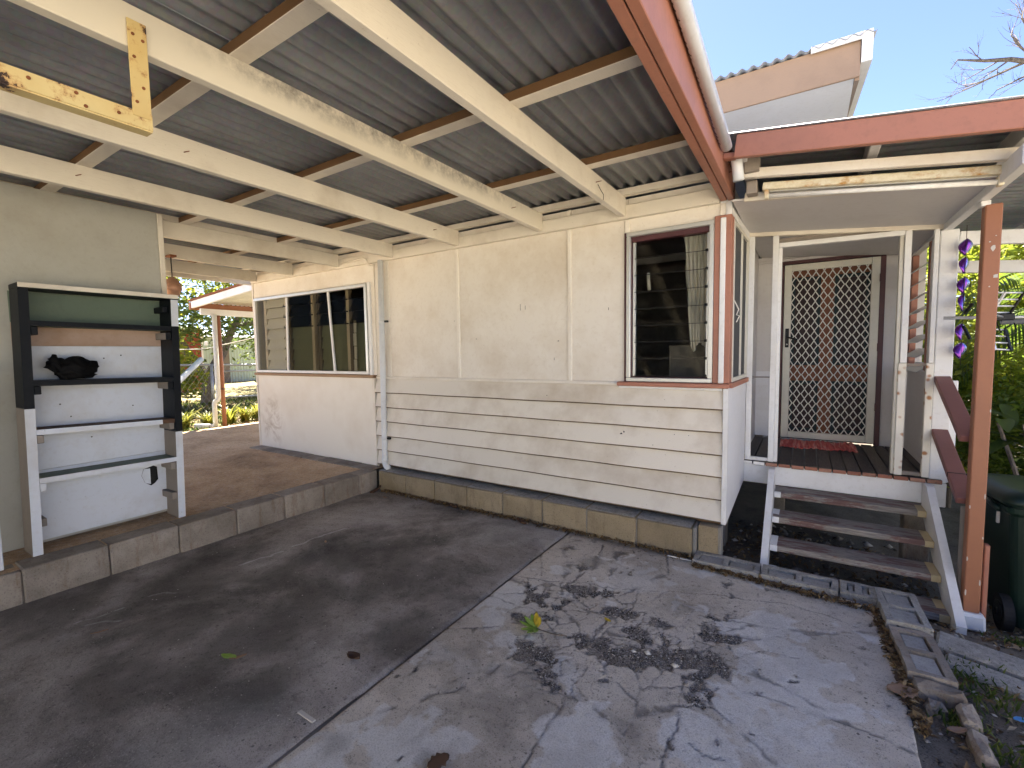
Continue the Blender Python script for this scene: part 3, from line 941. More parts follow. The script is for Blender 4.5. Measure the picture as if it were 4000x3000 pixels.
# rooms behind the glass: floor, ceiling and walls as one open lining
V = [(-6.38, 3.56, .42), (-.47, 3.56, .42), (-.47, 6.9, .42), (-6.38, 6.9, .42), (-6.38, 3.56, 2.58), (-.47, 3.56, 2.58), (-.47, 6.9, 2.58), (-6.38, 6.9, 2.58)]
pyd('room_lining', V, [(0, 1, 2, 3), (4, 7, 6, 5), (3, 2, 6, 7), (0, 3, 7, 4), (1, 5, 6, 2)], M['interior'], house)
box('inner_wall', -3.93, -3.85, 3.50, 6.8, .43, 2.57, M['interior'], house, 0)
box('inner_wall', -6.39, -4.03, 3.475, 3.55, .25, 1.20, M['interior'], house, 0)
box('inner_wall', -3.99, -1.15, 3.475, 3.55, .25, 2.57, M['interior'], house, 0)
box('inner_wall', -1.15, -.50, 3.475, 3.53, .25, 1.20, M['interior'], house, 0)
box('floor_bearer', -6.4, -.60, 3.50, 3.58, .225, .36, M['grey_board'], house, .003)
box('inner_floor', -6.4, -.44, 3.58, 8.9, .30, .40, M['grey_board'], house, 0)
box('bearer_end', -.63, -.45, 3.445, 3.56, .222, .240, M['raw_batten'], house, .003, .002)
box('corner_pier', -.60, -.466, 3.355, 3.46, .0, .222, M['block_tan'], house, .006, .002)
box('pier_render', -.470, -.452, 3.352, 3.458, .0, .226, M['mortar'], house, .004, .002)
for x, y in ((-.58, 4.05), (-.2, 5.2), (.72, 4.36), (-1.6, 4.6), (-2.8, 4.4), (.3, 6.2), (-1.0, 6.0)):
    box('stump', x - .075, x + .075, y - .075, y + .075, -.35, .345, M['block_step'], house, .008)

for x, z, w_, h_ in ((-2.11, 1.853, .003, .055), (-2.06, 1.848, .003, .035), (-1.30, 1.79, .004, .02), (-1.78, 1.40, .003, .02), (-2.6, 1.59, .006, .008), (-2.86, 1.77, .005, .006), (-1.74, 1.55, .014, .006)):
    box('scuff', x - w_ / 2, x + w_ / 2, YW - .0015, YW - .0002, z - h_ / 2, z + h_ / 2, M['wire'], house, 0)
for x, z, w_, h_ in ((-1.19, .812, .022, .016), (-1.17, .828, .012, .02), (-.94, .745, .006, .02), (-.91, .742, .006, .016), (-1.40, .577, .012, .020), (-1.23, .62, .010, .006), (-2.08, .60, .010, .006), (-1.84, 1.09, .008, .01), (-1.53, .92, .006, .014), (-.79, .84, .007, .007), (-.69, .84, .006, .006), (-2.6, .72, .012, .006), (-3.1, .47, .010, .008), (-.60, .42, .010, .010)):
    i = max(j for j in range(6) if zb[j] <= z)
    t_ = (z - zb[i]) / .177
    yf = YW - .037 + t_ * .041 - .0022
    bm = bmesh.new()
    ring = [bm.verts.new((x + w_ * .6 * math.cos(a) * rng.uniform(.5, 1.1), yf + .001 * math.sin(a), z + h_ * .6 * math.sin(a) * rng.uniform(.5, 1.1))) for a in [k * .785 for k in range(8)]]
    bm.faces.new(ring)
    g_ = bmesh.ops.extrude_face_region(bm, geom=bm.faces[:])
    for v in g_['geom']:
        if isinstance(v, bmesh.types.BMVert): v.co.y += .003
    bmo('paint_chip', bm, M['wire'], house)
# ---- sliding window with old louvres behind
def part_empty(name, loc, parent):
    o = bpy.data.objects.new(name, None)
    o.empty_display_size = .1
    o.parent = parent
    o.location = Vector(loc) - wloc(parent)
    return link(o)
wn = part_empty('window', (-5.2, 3.44, 1.25), house)
wx0, wx1, wz0, wz1 = -6.335, -4.06, 1.238, 2.238
box('frame_head', wx0, wx1, 3.395, 3.455, wz1 - .038, wz1, M['alu'], wn, .004)
box('frame_sill', wx0, wx1, 3.395, 3.455, wz0, wz0 + .032, M['white'], wn, .004)
box('frame_jamb', wx0, wx0 + .034, 3.395, 3.455, wz0 + .032, wz1 - .038, M['white'], wn, .004)
box('frame_jamb', wx1 - .034, wx1, 3.395, 3.455, wz0 + .032, wz1 - .038, M['alu'], wn, .004)
box('frame_jamb', wx1 + .003, wx1 + .045, 3.41, 3.45, wz0 - .03, wz1 + .01, M['white'], wn, .004)
beam('mullion', (-5.575, 3.412, wz1 - .038), (-5.61, 3.412, wz0 + .03), .03, .02, M['white'], wn, up=(0, 1, 0))
beam('mullion', (-4.735, 3.412, wz1 - .038), (-4.66, 3.412, wz0 + .03), .03, .02, M['white'], wn, up=(0, 1, 0))
for a, b in ((-6.301, -5.60), (-5.585, -4.72), (-4.70, -4.094)):
    box('pane', a, b, 3.424, 3.428, wz0 + .03, wz1 - .036, M['glass_dim'] if a > -6 else M['glass_wire'], wn, 0)
for x, m in ((-6.20, 'cream'), (-5.72, 'cream'), (-5.64, 'interior'), (-5.14, 'beam_cream'), (-5.02, 'interior'), (-4.47, 'beam_cream'), (-4.42, 'interior')):
    box('louvre_stile', x - .028, x + .028, 3.47, 3.53, wz0, wz1 + .01, M[m], wn, .003)
for j, (a, b) in enumerate(((-6.17, -5.75), (-5.61, -5.17), (-4.99, -4.50), (-4.39, -4.06))):
    for i in range(7):
        z = 1.262 + i * .139
        mat = 'pvc_cream' if j == 0 else ('glass_green' if i < 4 else 'glass_dim')
        tilt = .045 if j == 0 else (.02 if i < 4 else .075)
        bm = bmesh.new()
        bm_beam(bm, (a, 3.50 - tilt * .6, z + .004), (b, 3.50 - tilt * .6, z + .004), .002, .002)
        bm.free()
        bm = bmesh.new()
        vs4 = [(a, 3.50 - tilt, z), (b, 3.50 - tilt, z), (b, 3.505, z + .143), (a, 3.505, z + .143)]
        top = [bm.verts.new(v) for v in vs4]
        bk = [bm.verts.new((v[0], v[1] + .006, v[2])) for v in vs4]
        bm.faces.new(top); bm.faces.new(list(reversed(bk)))
        for k in range(4): bm.faces.new((top[k], bk[k], bk[(k + 1) % 4], top[(k + 1) % 4]))
        bmo('louvre_blade', bm, M[mat], wn)
# strip of light between curtains inside
for i, (dx_, w_) in enumerate(((.0, .055), (.012, .05), (.004, .058), (.016, .048))):
    box('pale_strip', -4.385 + dx_, -4.385 + dx_ + w_, 3.4655, 3.468, 1.262 + i * .15, 1.262 + i * .15 + .142, M['pvc'], wn, .0005)
for i in range(4, 7):
    for x in (-5.155, -5.01, -4.485, -4.40, -5.70):
        box('blade_clip', x - .03, x + .03, 3.455, 3.468, 1.262 + i * .139 - .005, 1.262 + i * .139 + .010, M['black'], wn, .002)

# ---- louvre window near the corner
wv = part_empty('window', (-.84, 3.44, 1.22), house)
ax0, ax1, az0, az1 = -1.148, -.537, 1.226, 2.342
for nm, a, b, c_, d in (('screen_head', ax0, ax1, az1 - .032, az1), ('screen_sill', ax0, ax1, az0, az0 + .03), ('screen_jamb', ax0, ax0 + .030, az0 + .03, az1 - .032), ('screen_jamb', ax1 - .030, ax1, az0 + .03, az1 - .032)):
    box(nm, a, b, 3.414, 3.446, c_, d, M['alu'], wv, .004)
for nm, a, b, c_, d in (('timber_head', ax0 - .012, ax1 + .01, 2.275, 2.335), ('timber_jamb', ax0 - .018, ax0 + .034, 1.23, 2.275), ('timber_jamb', ax1 - .030, ax1 + .014, 1.23, 2.275), ('timber_sill', ax0, ax1, 1.215, 1.262)):
    box(nm, a, b, 3.449, 3.52, c_, d, M['maroon'] if nm != 'timber_head' else M['maroon'], wv, .003)
for nm, x in (('louvre_gallery', ax0 + .046), ('louvre_gallery', ax1 - .041)):
    box(nm, x - .010, x + .010, 3.462, 3.492, 1.265, 2.272, M['alu'], wv, .002)
for i in range(8):
    z = 1.27 + i * .1255
    bm = bmesh.new()
    vs4 = [(ax0 + .05, 3.456, z), (ax1 - .045, 3.456, z), (ax1 - .045, 3.488, z + .135), (ax0 + .05, 3.488, z + .135)]
    top = [bm.verts.new(v) for v in vs4]
    bk = [bm.verts.new((v[0], v[1] + .005, v[2])) for v in vs4]
    bm.faces.new(top); bm.faces.new(list(reversed(bk)))
    for k in range(4): bm.faces.new((top[k], bk[k], bk[(k + 1) % 4], top[(k + 1) % 4]))
    bl = bmo('louvre_blade', bm, M['glass'], wv)
    box('blade_edge', ax0 + .05, ax1 - .045, 3.453, 3.460, z - .001, z + .002, M['black'], bl, 0)
    box('blade_clip', ax1 - .060, ax1 - .042, 3.452, 3.47, z - .006, z + .012, M['black'], bl, .002)
# curtain gathered to one side
bm = bmesh.new()
cols = 36
cv = []
for j in range(15):
    z = 2.30 - j * .058
    tj = j / 14
    xl = -.765 + .03 * math.sin(tj * 2) + .06 * max(0, tj - .45) ; xr = -.58
    row = []
    for i in range(cols + 1):
        t = i / cols
        x = xl + (xr - xl) * t
        zz = z - .05 * tj * (1 - t) * math.sin(t * 9)
        row.append(bm.verts.new((x + .006 * math.sin(j * .9 + i), 3.545 + .022 * math.sin(t * 40 + tj * 3) + .01 * math.sin(t * 13 + j * .4), zz)))
    cv.append(row)
for j in range(14):
    for i in range(cols):
        bm.faces.new((cv[j][i], cv[j][i + 1], cv[j + 1][i + 1], cv[j + 1][i]))
bmo('curtain', bm, M['curtain'], wv, True)
box('inner_cupboard', -.98, -.56, 4.05, 4.45, .43, 1.50, M['interior'], wv, .005)
tube('hanging_strap', [(-1.04, 3.62, 2.06), (-1.035, 3.61, 2.0), (-1.03, 3.615, 1.93)], .012, M['curtain'], wv, 8)
sl_ = box('window_sill', -1.212, -.425, 3.385, 3.46, 1.192, 1.2235, M['brown'], house, .006)
box('sill_moulding', -1.205, -.47, 3.408, 3.444, 1.174, 1.1915, M['white'], sl_, .004)
box('corner_trim', -.536, -.4285, 3.425, 3.50, 1.224, 2.364, M['brown'], house, .004)
box('corner_batten', -.497, -.4625, 3.412, 3.4245, 1.226, 2.345, M['white'], house, .004)
box('window_architrave', -1.168, -1.149, 3.43, 3.452, 1.224, 2.345, M['maroon'], house, .002)

# ---- side wall running back to the porch
def sidex(y): return -.432 + (y - 3.45) * .036
def side_prism(name, ya, yb, za0, za1, zb0, zb1, mat, parent, t=.02, off=0.0):
    """flat piece on the side wall: z span (za0,za1) at ya and (zb0,zb1) at yb"""
    xa, xb = sidex(ya) + off, sidex(yb) + off
    V = [(xa, ya, za0), (xb, yb, zb0), (xb, yb, zb1), (xa, ya, za1)]
    V2 = [(x - t, y, z) for x, y, z in V]
    return pyd(name, V + V2, [(0, 1, 2, 3), (7, 6, 5, 4), (0, 4, 5, 1), (1, 5, 6, 2), (2, 6, 7, 3), (3, 7, 4, 0)], mat, parent)
side_prism('side_sheet', 3.455, 4.245, .232, 1.19, .36, 1.19, M['white_sheet'], house, .02)
side_prism('side_sill', 3.44, 4.24, 1.192, 1.226, 1.192, 1.226, M['brown'], house, .06, .022)
side_prism('side_trim', 3.447, 3.53, 1.227, 2.36, 1.227, 2.36, M['brown'], house, .03, .003)
side_prism('side_head', 3.43, 4.26, 2.362, 2.56, 2.352, 2.50, M['white'], house, .03, .004)
sw = part_empty('window', (-.43, 3.9, 1.23), house)
for nm, a, b, z0, z1 in (('frame_jamb', 3.535, 3.562, 1.228, 2.35), ('frame_jamb', 4.205, 4.235, 1.228, 2.35), ('frame_mullion', 3.89, 3.912, 1.258, 2.322)):
    side_prism(nm, a, b, z0, z1, z0, z1, M['door_frame_alu'], sw, .03, .008)
for z0, z1 in ((1.228, 1.257), (2.322, 2.35)):
    side_prism('frame_rail', 3.562, 4.205, z0, z1, z0, z1, M['door_frame_alu'], sw, .03, .006)
side_prism('screen', 3.562, 3.89, 1.258, 2.322, 1.258, 2.322, M['flyscreen'], sw, .006, -.004)
side_prism('screen', 3.912, 4.205, 1.258, 2.322, 1.258, 2.322, M['flyscreen'], sw, .006, -.010)
tube('window_stay', [(sidex(3.6) + .006, 3.555, 1.80), (sidex(3.6) + .03, 3.60, 1.74), (sidex(3.6) + .02, 3.57, 1.70), (sidex(3.6) + .035, 3.61, 1.695), (sidex(3.6) + .02, 3.575, 1.65)], .004, M['mesh_white'], sw, 6)
box('side_lining', -.445, -.425, 4.25, 5.47, .38, 2.56, M['porch_grey'], house, .002)

# ---- lean-to roof over the rooms and the taller main roof behind it
def slab_poly(name, quad, t, mat, parent):
    a = [Vector(v) for v in quad]
    n = (a[1] - a[0]).cross(a[2] - a[0]).normalized()
    V = a + [v - n * t for v in a]
    return pyd(name, V, [(0, 1, 2, 3), (7, 6, 5, 4), (0, 4, 5, 1), (1, 5, 6, 2), (2, 6, 7, 3), (3, 7, 4, 0)], mat, parent)
slab_poly('lean_to_roof', [(-6.5, 3.40, 2.74), (-.42, 3.40, 2.74), (-.42, 5.6, 2.98), (-6.5, 5.6, 2.98)], .03, M['galv'], house)
box('end_wall', -6.42, -6.39, 3.48, 8.9, .2, 2.9, M['cream'], house, 0)
EY, EZ, EX = 4.60, 3.855, .385      # main eave: front edge, sheet height, right-hand verge
sl_up = .18                          # roof pitch (rise per metre going back)
def corr(name, x0, x1, y0, y1, zfun, mat, parent, per=.086, amp=.014, along='Y', seg=8, thick=0):
    L = (x1 - x0) if along == 'Y' else (y1 - y0)
    n = max(2, int(round(L / per * seg)))
    V = []; F = []
    for i in range(n + 1):
        s = (x0 if along == 'Y' else y0) + L * i / n
        d = amp * math.cos(2 * math.pi * s / per)
        if along == 'Y':
            V += [(s, y0, zfun(s, y0) + d), (s, y1, zfun(s, y1) + d)]
        else:
            V += [(x0, s, zfun(x0, s) + d), (x1, s, zfun(x1, s) + d)]
    for i in range(n):
        F.append((2 * i, 2 * i + 2, 2 * i + 3, 2 * i + 1))
    o = pyd(name, V, F, mat, parent, True)
    md = o.modifiers.new('thickness', 'SOLIDIFY'); md.thickness = .0016; md.offset = 0
    return o
mr = part_empty('main_roof', (-3, 5, 3.6), house)
x = -6.9
while x < EX - .05:
    x2 = min(x + .762, EX)
    corr('roof_sheet', x, x2 + .02, EY - .05, 8.2, lambda a, b: EZ + (b - EY) * sl_up + .012, M['galv'], mr)
    x = x2
slab_poly('back_roof_sheet', [(-6.9, 8.15, EZ + 3.6 * sl_up + .01), (EX, 8.15, EZ + 3.6 * sl_up + .01), (EX, 12, EZ), (-6.9, 12, EZ)], .01, M['galv'], mr)
box('fascia', -6.9, EX - .074, EY, EY + .025, EZ - .285, EZ - .004, M['tan_fascia'], mr, .003)
slab_poly('soffit', [(-6.9, EY + .026, EZ - .262), (EX - .106, EY + .026, EZ - .262), (EX - .106, 8.0, EZ - .262), (-6.9, 8.0, EZ - .262)], .012, M['white_sheet'], mr)
bm = bmesh.new()
bm_beam(bm, (EX - .088, EY + .03, EZ - .158), (EX - .088, 8.2, EZ - .158 + 3.6 * sl_up), .03, .27)
bmo('barge_inner', bm, M['tan_fascia'], mr)
bm = bmesh.new()
bm_beam(bm, (EX - .034, EY - .02, EZ - .09), (EX - .034, 8.2, EZ - .09 + 3.6 * sl_up), .07, .20)
bmo('barge_flashing', bm, M['white'], mr)
box('barge_cap', EX - .40, EX + .0, EY - .04, EY - .028, EZ - .030, EZ + .022, M['white'], mr, .002)
box('upper_wall', -6.4, EX - .2, 5.58, 5.62, 2.5, EZ - .25, M['porch_grey'], house, 0)
box('rear_wall', -6.4, EX - .18, 8.85, 8.9, .2, 4.2, M['cream'], house, 0)
pyd('gable_wall', [(EX - .17, 5.6, .2), (EX - .17, 8.9, .2), (EX - .17, 8.9, EZ + .5), (EX - .17, 8.2, EZ + .5), (EX - .17, 5.6, EZ + .1)], [(0, 1, 2, 3, 4)], M['porch_grey'], house)

# ================================================================ CARPORT
cp = thing('carport', (-3.5, 1.0, 2.45), 'open carport roof of cream rafters under grey corrugated sheets', 'carport')
RB, RT = 2.462, 2.597
rights = [-1.152, -1.856, -2.742, -3.624, -4.512, -5.402, -6.25]
for i, x in enumerate(rights):
    y1 = 3.402
    mat = M['mildew'] if i == 1 else M['beam_cream']
    bm = bmesh.new()
    n = 10
    x0 = x - .046
    rings = []
    for s in range(n + 1):
        y = -6.2 + (y1 + 6.2) * s / n
        wob = .004 * math.sin(s * 1.3 + i * 2)
        rings.append([bm.verts.new(v) for v in ((x0 + wob, y, RB + .003), (x0 + .003 + wob, y, RB), (x - .003 + wob, y, RB), (x + wob, y, RB + .003), (x + wob, y, RT), (x0 + wob, y, RT))])
    for s in range(n):
        for k in range(6):
            bm.faces.new((rings[s][k], rings[s + 1][k], rings[s + 1][(k + 1) % 6], rings[s][(k + 1) % 6]))
    bm.faces.new(rings[0]); bm.faces.new(list(reversed(rings[-1])))
    r_ = bmo('rafter', bm, mat, cp)
box('end_beam', -7.12, -7.07, -6.2, 3.9, 2.53, 2.66, M['beam_cream'], cp, .004)
box('purlin', -5.49, -5.448, -6.2, 3.402, 2.535, 2.60, M['beam_cream'], cp, .004)
box('trim_board', -4.556, -4.513, -6.2, 3.402, 2.60, 2.648, M['beam_cream'], cp, .003)
for yb_ in (-6.1, -5.2, -4.33, -3.45, -2.57, -1.68, -.80, .075, .955, 1.825, 2.685):
    nm = box('batten', -7.1, -.503, yb_, yb_ + .074, RT + .001, RT + .046, [M['raw_batten'], M['beam_cream']], cp, .002)
    for p in nm.data.polygons:
        if p.normal.z < -.7: p.material_index = 1
box('batten', -7.1, -.503, 3.335, 3.398, RT + .001, RT + .046, M['beam_cream'], cp, .002)
box('ledger', -6.40, -.505, 3.405, 3.449, 2.447, 2.546, M['beam_cream'], cp, .004)
x = -7.2
k_ = 0
while x < -.41:
    x2 = min(x + .762, -.405)
    dz = .003 * (k_ % 2)
    corr('roof_sheet', x - .03, x2 + .02, -6.3, 3.44, lambda a, b, dz=dz: RT + .046 + .0143 + dz, M['galv'], cp)
    x = x2; k_ += 1
fo = box('fascia_beam', -.455, -.417, -6.3, 3.47, 2.452, 2.70, M['brown'], cp, .003)
box('fascia_beam', -.501, -.461, -6.3, 3.425, 2.455, 2.64, M['brown'], cp, .003)
gp = part_empty('gutter_pipe', (-.37, 0, 2.65), cp)
tube('pipe', [(-.383, .1, 2.735), (-.383, 1.6, 2.66), (-.383, 2.79, 2.556)], .029, M['pvc'], gp, 16)
tube('pipe_drop', [(-.358, 2.97, 2.57), (-.352, 3.0, 2.51), (-.345, 3.01, 2.435)], .03, M['pvc'], gp, 14)
for i in range(60):
    y = .4 + i * .039 + rng.uniform(-.012, .012); zp = 2.735 - (y - .1) * .05 if y < 1.6 else 2.66 - (y - 1.6) * .0874
    bm = bmesh.new(); a = R(rng.uniform(215, 235))
    bm_tube(bm, [(-.383 + .0292 * math.cos(a), y, zp + .0292 * math.sin(a)), (-.383 + .0292 * math.cos(a - .5), y + .004, zp + .0292 * math.sin(a - .5))], .0022, 5)
    bmo('drip_mark', bm, M['wire'], gp)
tube('tie_wire', [(-.416, 3.06, 2.60), (-.41, 3.12, 2.585), (-.395, 3.28, 2.545), (-.412, 3.36, 2.49), (-.44, 3.41, 2.452)], .0022, M['wire'], cp, 5)
for y, z in ((3.12, 2.575), (3.16, 2.545), (2.2, 2.60)):
    tube('nail', [(-.418, y, z), (-.375, y + .008, z + .004)], .0022, M['rust'], cp, 5)
for xr, y, z, d in ((-1.152, 2.83, 2.54, .03), (-1.856, 2.92, 2.525, .03), (-2.742, 1.15, 2.52, .022), (-3.624, .95, 2.53, .022), (-2.742, 3.05, 2.53, .02)):
    tube('nail', [(xr, y, z), (xr + d, y + .02, z + .008)], .0025, M['rust'], cp, 5)
tube('tie_wire', [(-1.15, 2.86, 2.535), (-1.135, 2.87, 2.50), (-1.12, 2.88, 2.47), (-1.125, 2.89, 2.44)], .002, M['wire'], cp, 5)

# ---- hanging steel hanger, flaking yellow
hg = thing('steel_hanger', (-1.83, .55, 2.2), 'flaking yellow steel hanger bar and angle below the mildewed rafter', 'bracket')
box('hanger_bar', -1.852, -1.846, .637, .688, 2.245, 2.545, M['yellow_steel'], hg, .001)
bm = bmesh.new()
bm_box(bm, -1.853, -1.848, -.4, .69, 2.212, 2.262)
bm_box(bm, -1.90, -1.853, -.4, .69, 2.208, 2.212)
bmo('angle_bar', bm, M['yellow_steel'], hg)
for y, z in ((.65, 2.50), (.676, 2.49), (.65, 2.43), (.67, 2.34), (.65, 2.29), (.60, 2.235), (.50, 2.25), (.40, 2.245), (.52, 2.22)):
    bm = bmesh.new(); bm_tube(bm, [(-1.847, y, z), (-1.8435, y, z)], .005, 8)
    bmo('rivet', bm, M['rust'], hg)

# ================================================================ DOWNPIPE
dp = thing('downpipe', (-3.82, 3.42, .21), 'white plastic downpipe clipped to the weatherboard wall', 'downpipe')
tube('pipe', [(-3.815, 3.402, 2.455), (-3.845, 3.400, .30), (-3.845, 3.40, .265), (-3.82, 3.39, .238), (-3.765, 3.375, .230)], .030, M['pvc'], dp, 16)
for z in (1.81, .545):
    xx = -3.815 - (2.455 - z) * .014
    tube('clamp', [(xx, 3.402, z - .012), (xx, 3.402, z + .012)], .034, M['pvc'], dp, 16)
    box('clamp_bolt', xx + .034, xx + .075, 3.40, 3.43, z - .012, z + .010, M['black'], dp, .003)
tube('collar', [(-3.845, 3.40, .29), (-3.845, 3.40, .325)], .0335, M['pvc'], dp, 16)
cb = tube('cable', [(-4.44, 3.393, 2.49), (-4.2, 3.390, 2.50), (-4.08, 3.388, 2.505), (-4.02, 3.385, 2.49), (-4.0, 3.39, 2.43), (-3.985, 3.42, 2.42), (-3.95, 3.432, 2.425)], .009, M['beam_cream'], None, 8)
tag(cb, 'painted electrical conduit bending along the ledger above the sliding window', 'conduit')

# ================================================================ PORCH
po = thing('porch', (.2, 4.6, .5), 'small screened entry porch with timber floor and sloping white ceiling', 'porch')
def zc(x): return 2.365 - .1 * x
nb = 14
for i in range(nb):
    x0 = -.425 + .0905 * i
    y0 = 4.235 + rng.uniform(-.006, .004)
    box('floorboard', x0, x0 + .083, y0, 5.46, .498 + rng.uniform(-.002, .002), .528 + rng.uniform(-.002, .002), M['deck'], po, .003)
    e = box('painted_end', x0 + .001, x0 + .082, y0 - .004, y0 - .0005, .500, .526, M['worn_red'] if i > 1 else M['white'], po, .001)
be = box('bearer', -.43, .735, 4.262, 4.30, .342, .497, M['white'], po, .004)
box('bearer_end', .745, .862, 4.258, 4.30, .33, .50, M['white'], po, .005)
slab_poly('ceiling', [(-.41, 3.30, zc(-.41) + .012), (.80, 3.30, zc(.80) + .012), (.80, 5.47, zc(.80) + .012), (-.41, 5.47, zc(-.41) + .012)], .012, M['porch_grey'], po)
beam('ceiling_trim', (-.34, 3.285, zc(-.34) + .012), (.80, 3.285, zc(.8) + .012), .03, .05, M['beam_cream'], po)
def zf_(x): return 2.545 - .125 * (x + .2)
beam('fascia', (-.352, 2.90, zf_(-.352) + .022), (1.9, 2.90, zf_(1.9) + .022), .035, .122, M['brown'], po)
beam('fascia_stub', (-.415, 2.93, zf_(-.40) - .015), (-.353, 2.93, zf_(-.36) - .018), .05, .03, M['brown'], po)
beam('beam', (-.34, 3.11, 2.482 + .136 * .14), (1.9, 3.11, 2.482 - .136 * 2.1), .04, .052, M['cream'], po)
def zr_(x): return zf_(x) + .088
for y0 in (2.87, 3.63, 4.39, 5.15):
    corr('roof_sheet', -.40, 1.95, y0, y0 + .78, lambda a, b: zr_(a) + .010, M['galv'], po, along='X')
box('roof_flashing', -.42, .9, 5.60, 6.4, 2.72, 2.74, M['galv'], po, 0)
slab_poly('rear_roof', [(-.4, 5.6, 2.75), (.95, 5.6, 2.6), (.95, 6.9, 2.8), (-.4, 6.9, 2.95)], .02, M['galv'], po)
for xr in (-.33, .28, .84, 1.45):
    box('rafter', xr - .023, xr + .023, 2.92, 5.5, zr_(xr) - .10, zr_(xr) - .012, M['porch_grey'], po, .003)
box('packer', -.325, -.245, 3.06, 3.15, 2.49, 2.58, M['grey_board'], po, .004)
box('packer', -.32, -.262, 3.16, 3.24, 2.395, 2.47, M['grey_board'], po, .004)
box('side_beam', .778, .828, 2.92, 4.34, 2.245, 2.335, M['white'], po, .004)
for y, z in ((4.32, 2.15), (4.95, 2.05)):
    beam('cross_beam', (.87, y, z + .04), (1.9, y, z - .06), .045, .09, M['white'], po)
box('end_post', 1.845, 1.915, 4.285, 4.355, -.4, 2.09, M['brown_post'], po, .005)
box('end_post', 1.845, 1.915, 2.93, 3.0, -.3, 2.27, M['brown_post'], po, .005)
box('post_packer', .79, .83, 3.52, 3.57, 2.215, 2.243, M['white'], po, .003)
pst = part_empty('post', (.842, 3.55, -.07), po)
box('post_shaft', .808, .877, 3.518, 3.585, -.062, 2.222, M['brown_post'], pst, .005)
for x, z, w_, h_ in ((.846, 1.985, .011, .022), (.862, 1.835, .012, .012), (.832, 2.02, .004, .004), (.855, 2.05, .004, .003), (.873, 1.1, .003, .01), (.812, .55, .003, .014), (.871, .62, .003, .02), (.813, .25, .004, .018), (.870, .12, .004, .022), (.814, .05, .004, .02), (.872, .38, .003, .01), (.84, 1.78, .004, .004)):
    bm = bmesh.new()
    ring = [bm.verts.new((x + w_ * math.cos(a) * rng.uniform(.6, 1.1), 3.5178, z + h_ * math.sin(a) * rng.uniform(.6, 1.1))) for a in [k * .785 for k in range(8)]]
    bm.faces.new(ring)
    g_ = bmesh.ops.extrude_face_region(bm, geom=bm.faces[:])
    for v in g_['geom']:
        if isinstance(v, bmesh.types.BMVert): v.co.y -= .0012
    bmo('paint_chip', bm, M['pale_bit'], pst)
box('post_base', .79, .90, 3.49, 3.61, -.16, -.064, M['white'], pst, .012, .004)
box('post_packing', .893, .915, 3.56, 3.60, -.13, .33, M['brown'], pst, .004)
# screen wall
fr = part_empty('screen_frame', (.2, 4.28, .53), po)
beam('top_rail', (-.40, 4.283, zc(-.40) - .012), (.78, 4.283, zc(.78) - .012), .05, .035, M['beam_cream'], fr)
box('upright', -.402, -.360, 4.262, 4.30, .530, zc(-.38) - .03, M['white'], fr, .003)
box('upright', -.232, -.190, 4.258, 4.30, .531, zc(-.21) - .03, M['white'], fr, .003)
box('upright', -.19, -.165, 4.275, 4.315, .531, 2.262, M['white'], fr, .003)
box('upright', .580, .618, 4.258, 4.30, 1.345, zc(.6) - .03, M['white'], fr, .003)
box('upright', .555, .579, 4.275, 4.33, .531, 2.262, M['door_frame_alu'], fr, .003)
box('upright_strip', .572, .618, 4.255, 4.30, .531, 1.342, M['rusty_white'], fr, .003)
box('upright', .735, .762, 4.258, 4.30, 1.345, zc(.75) - .03, M['white'], fr, .003)
box('upright_strip', .724, .764, 4.255, 4.30, .531, 1.342, M['rusty_white'], fr, .003)
beam('head_rail', (-.19, 4.283, 2.278), (.58, 4.283, 2.264), .045, .036, M['white'], fr)
box('mid_rail', .618, .735, 4.272, 4.295, 1.322, 1.342, M['grey_board'], fr, .003, .002)
box('bottom_rail', .619, .724, 4.272, 4.30, .531, .56, M['grey_board'], fr, .003, .002)
box('bottom_rail', -.36, -.232, 4.262, 4.30, .531, .556, M['white'], fr, .003, .002)
box('mid_rail', -.36, -.232, 4.275, 4.29, 1.222, 1.232, M['grey_board'], fr, .002)
box('dark_gap_board', -.19, .58, 4.295, 4.31, 2.29, zc(.2) - .01, M['grey_board'], fr, .002)
box('corner_post', .766, .862, 4.262, 4.345, .502, 2.248, M['white'], po, .005)
box('corner_cover', .845, .905, 4.31, 4.33, .50, 1.22, M['white'], po, .004)
# right-hand porch wall: low sheet, rail and louvres
box('low_wall', .800, .822, 4.35, 5.46, .44, 1.235, M['porch_grey'], po, .002)
box('low_wall_rail', .780, .83, 4.35, 5.46, 1.236, 1.268, M['porch_grey'], po, .003)
for y, wd_, mt in ((4.47, .055, 'brown'), (4.60, .13, 'white'), (4.72, .06, 'brown'), (5.40, .06, 'brown')):
    box('stud', .79, .835, y - wd_ / 2, y + wd_ / 2, 1.27, 2.26, M[mt], po, .003)
for i in range(8):
    z = 1.29 + i * .118
    beam('louvre_blade', (.80, 4.76, z), (.80, 5.36, z), .12, .006, M['pvc'], po, up=(-.55, 0, .8), bevel=0)
box('wall_plate', .785, .835, 4.35, 5.46, 2.265, 2.33, M['porch_grey'], po, .003)
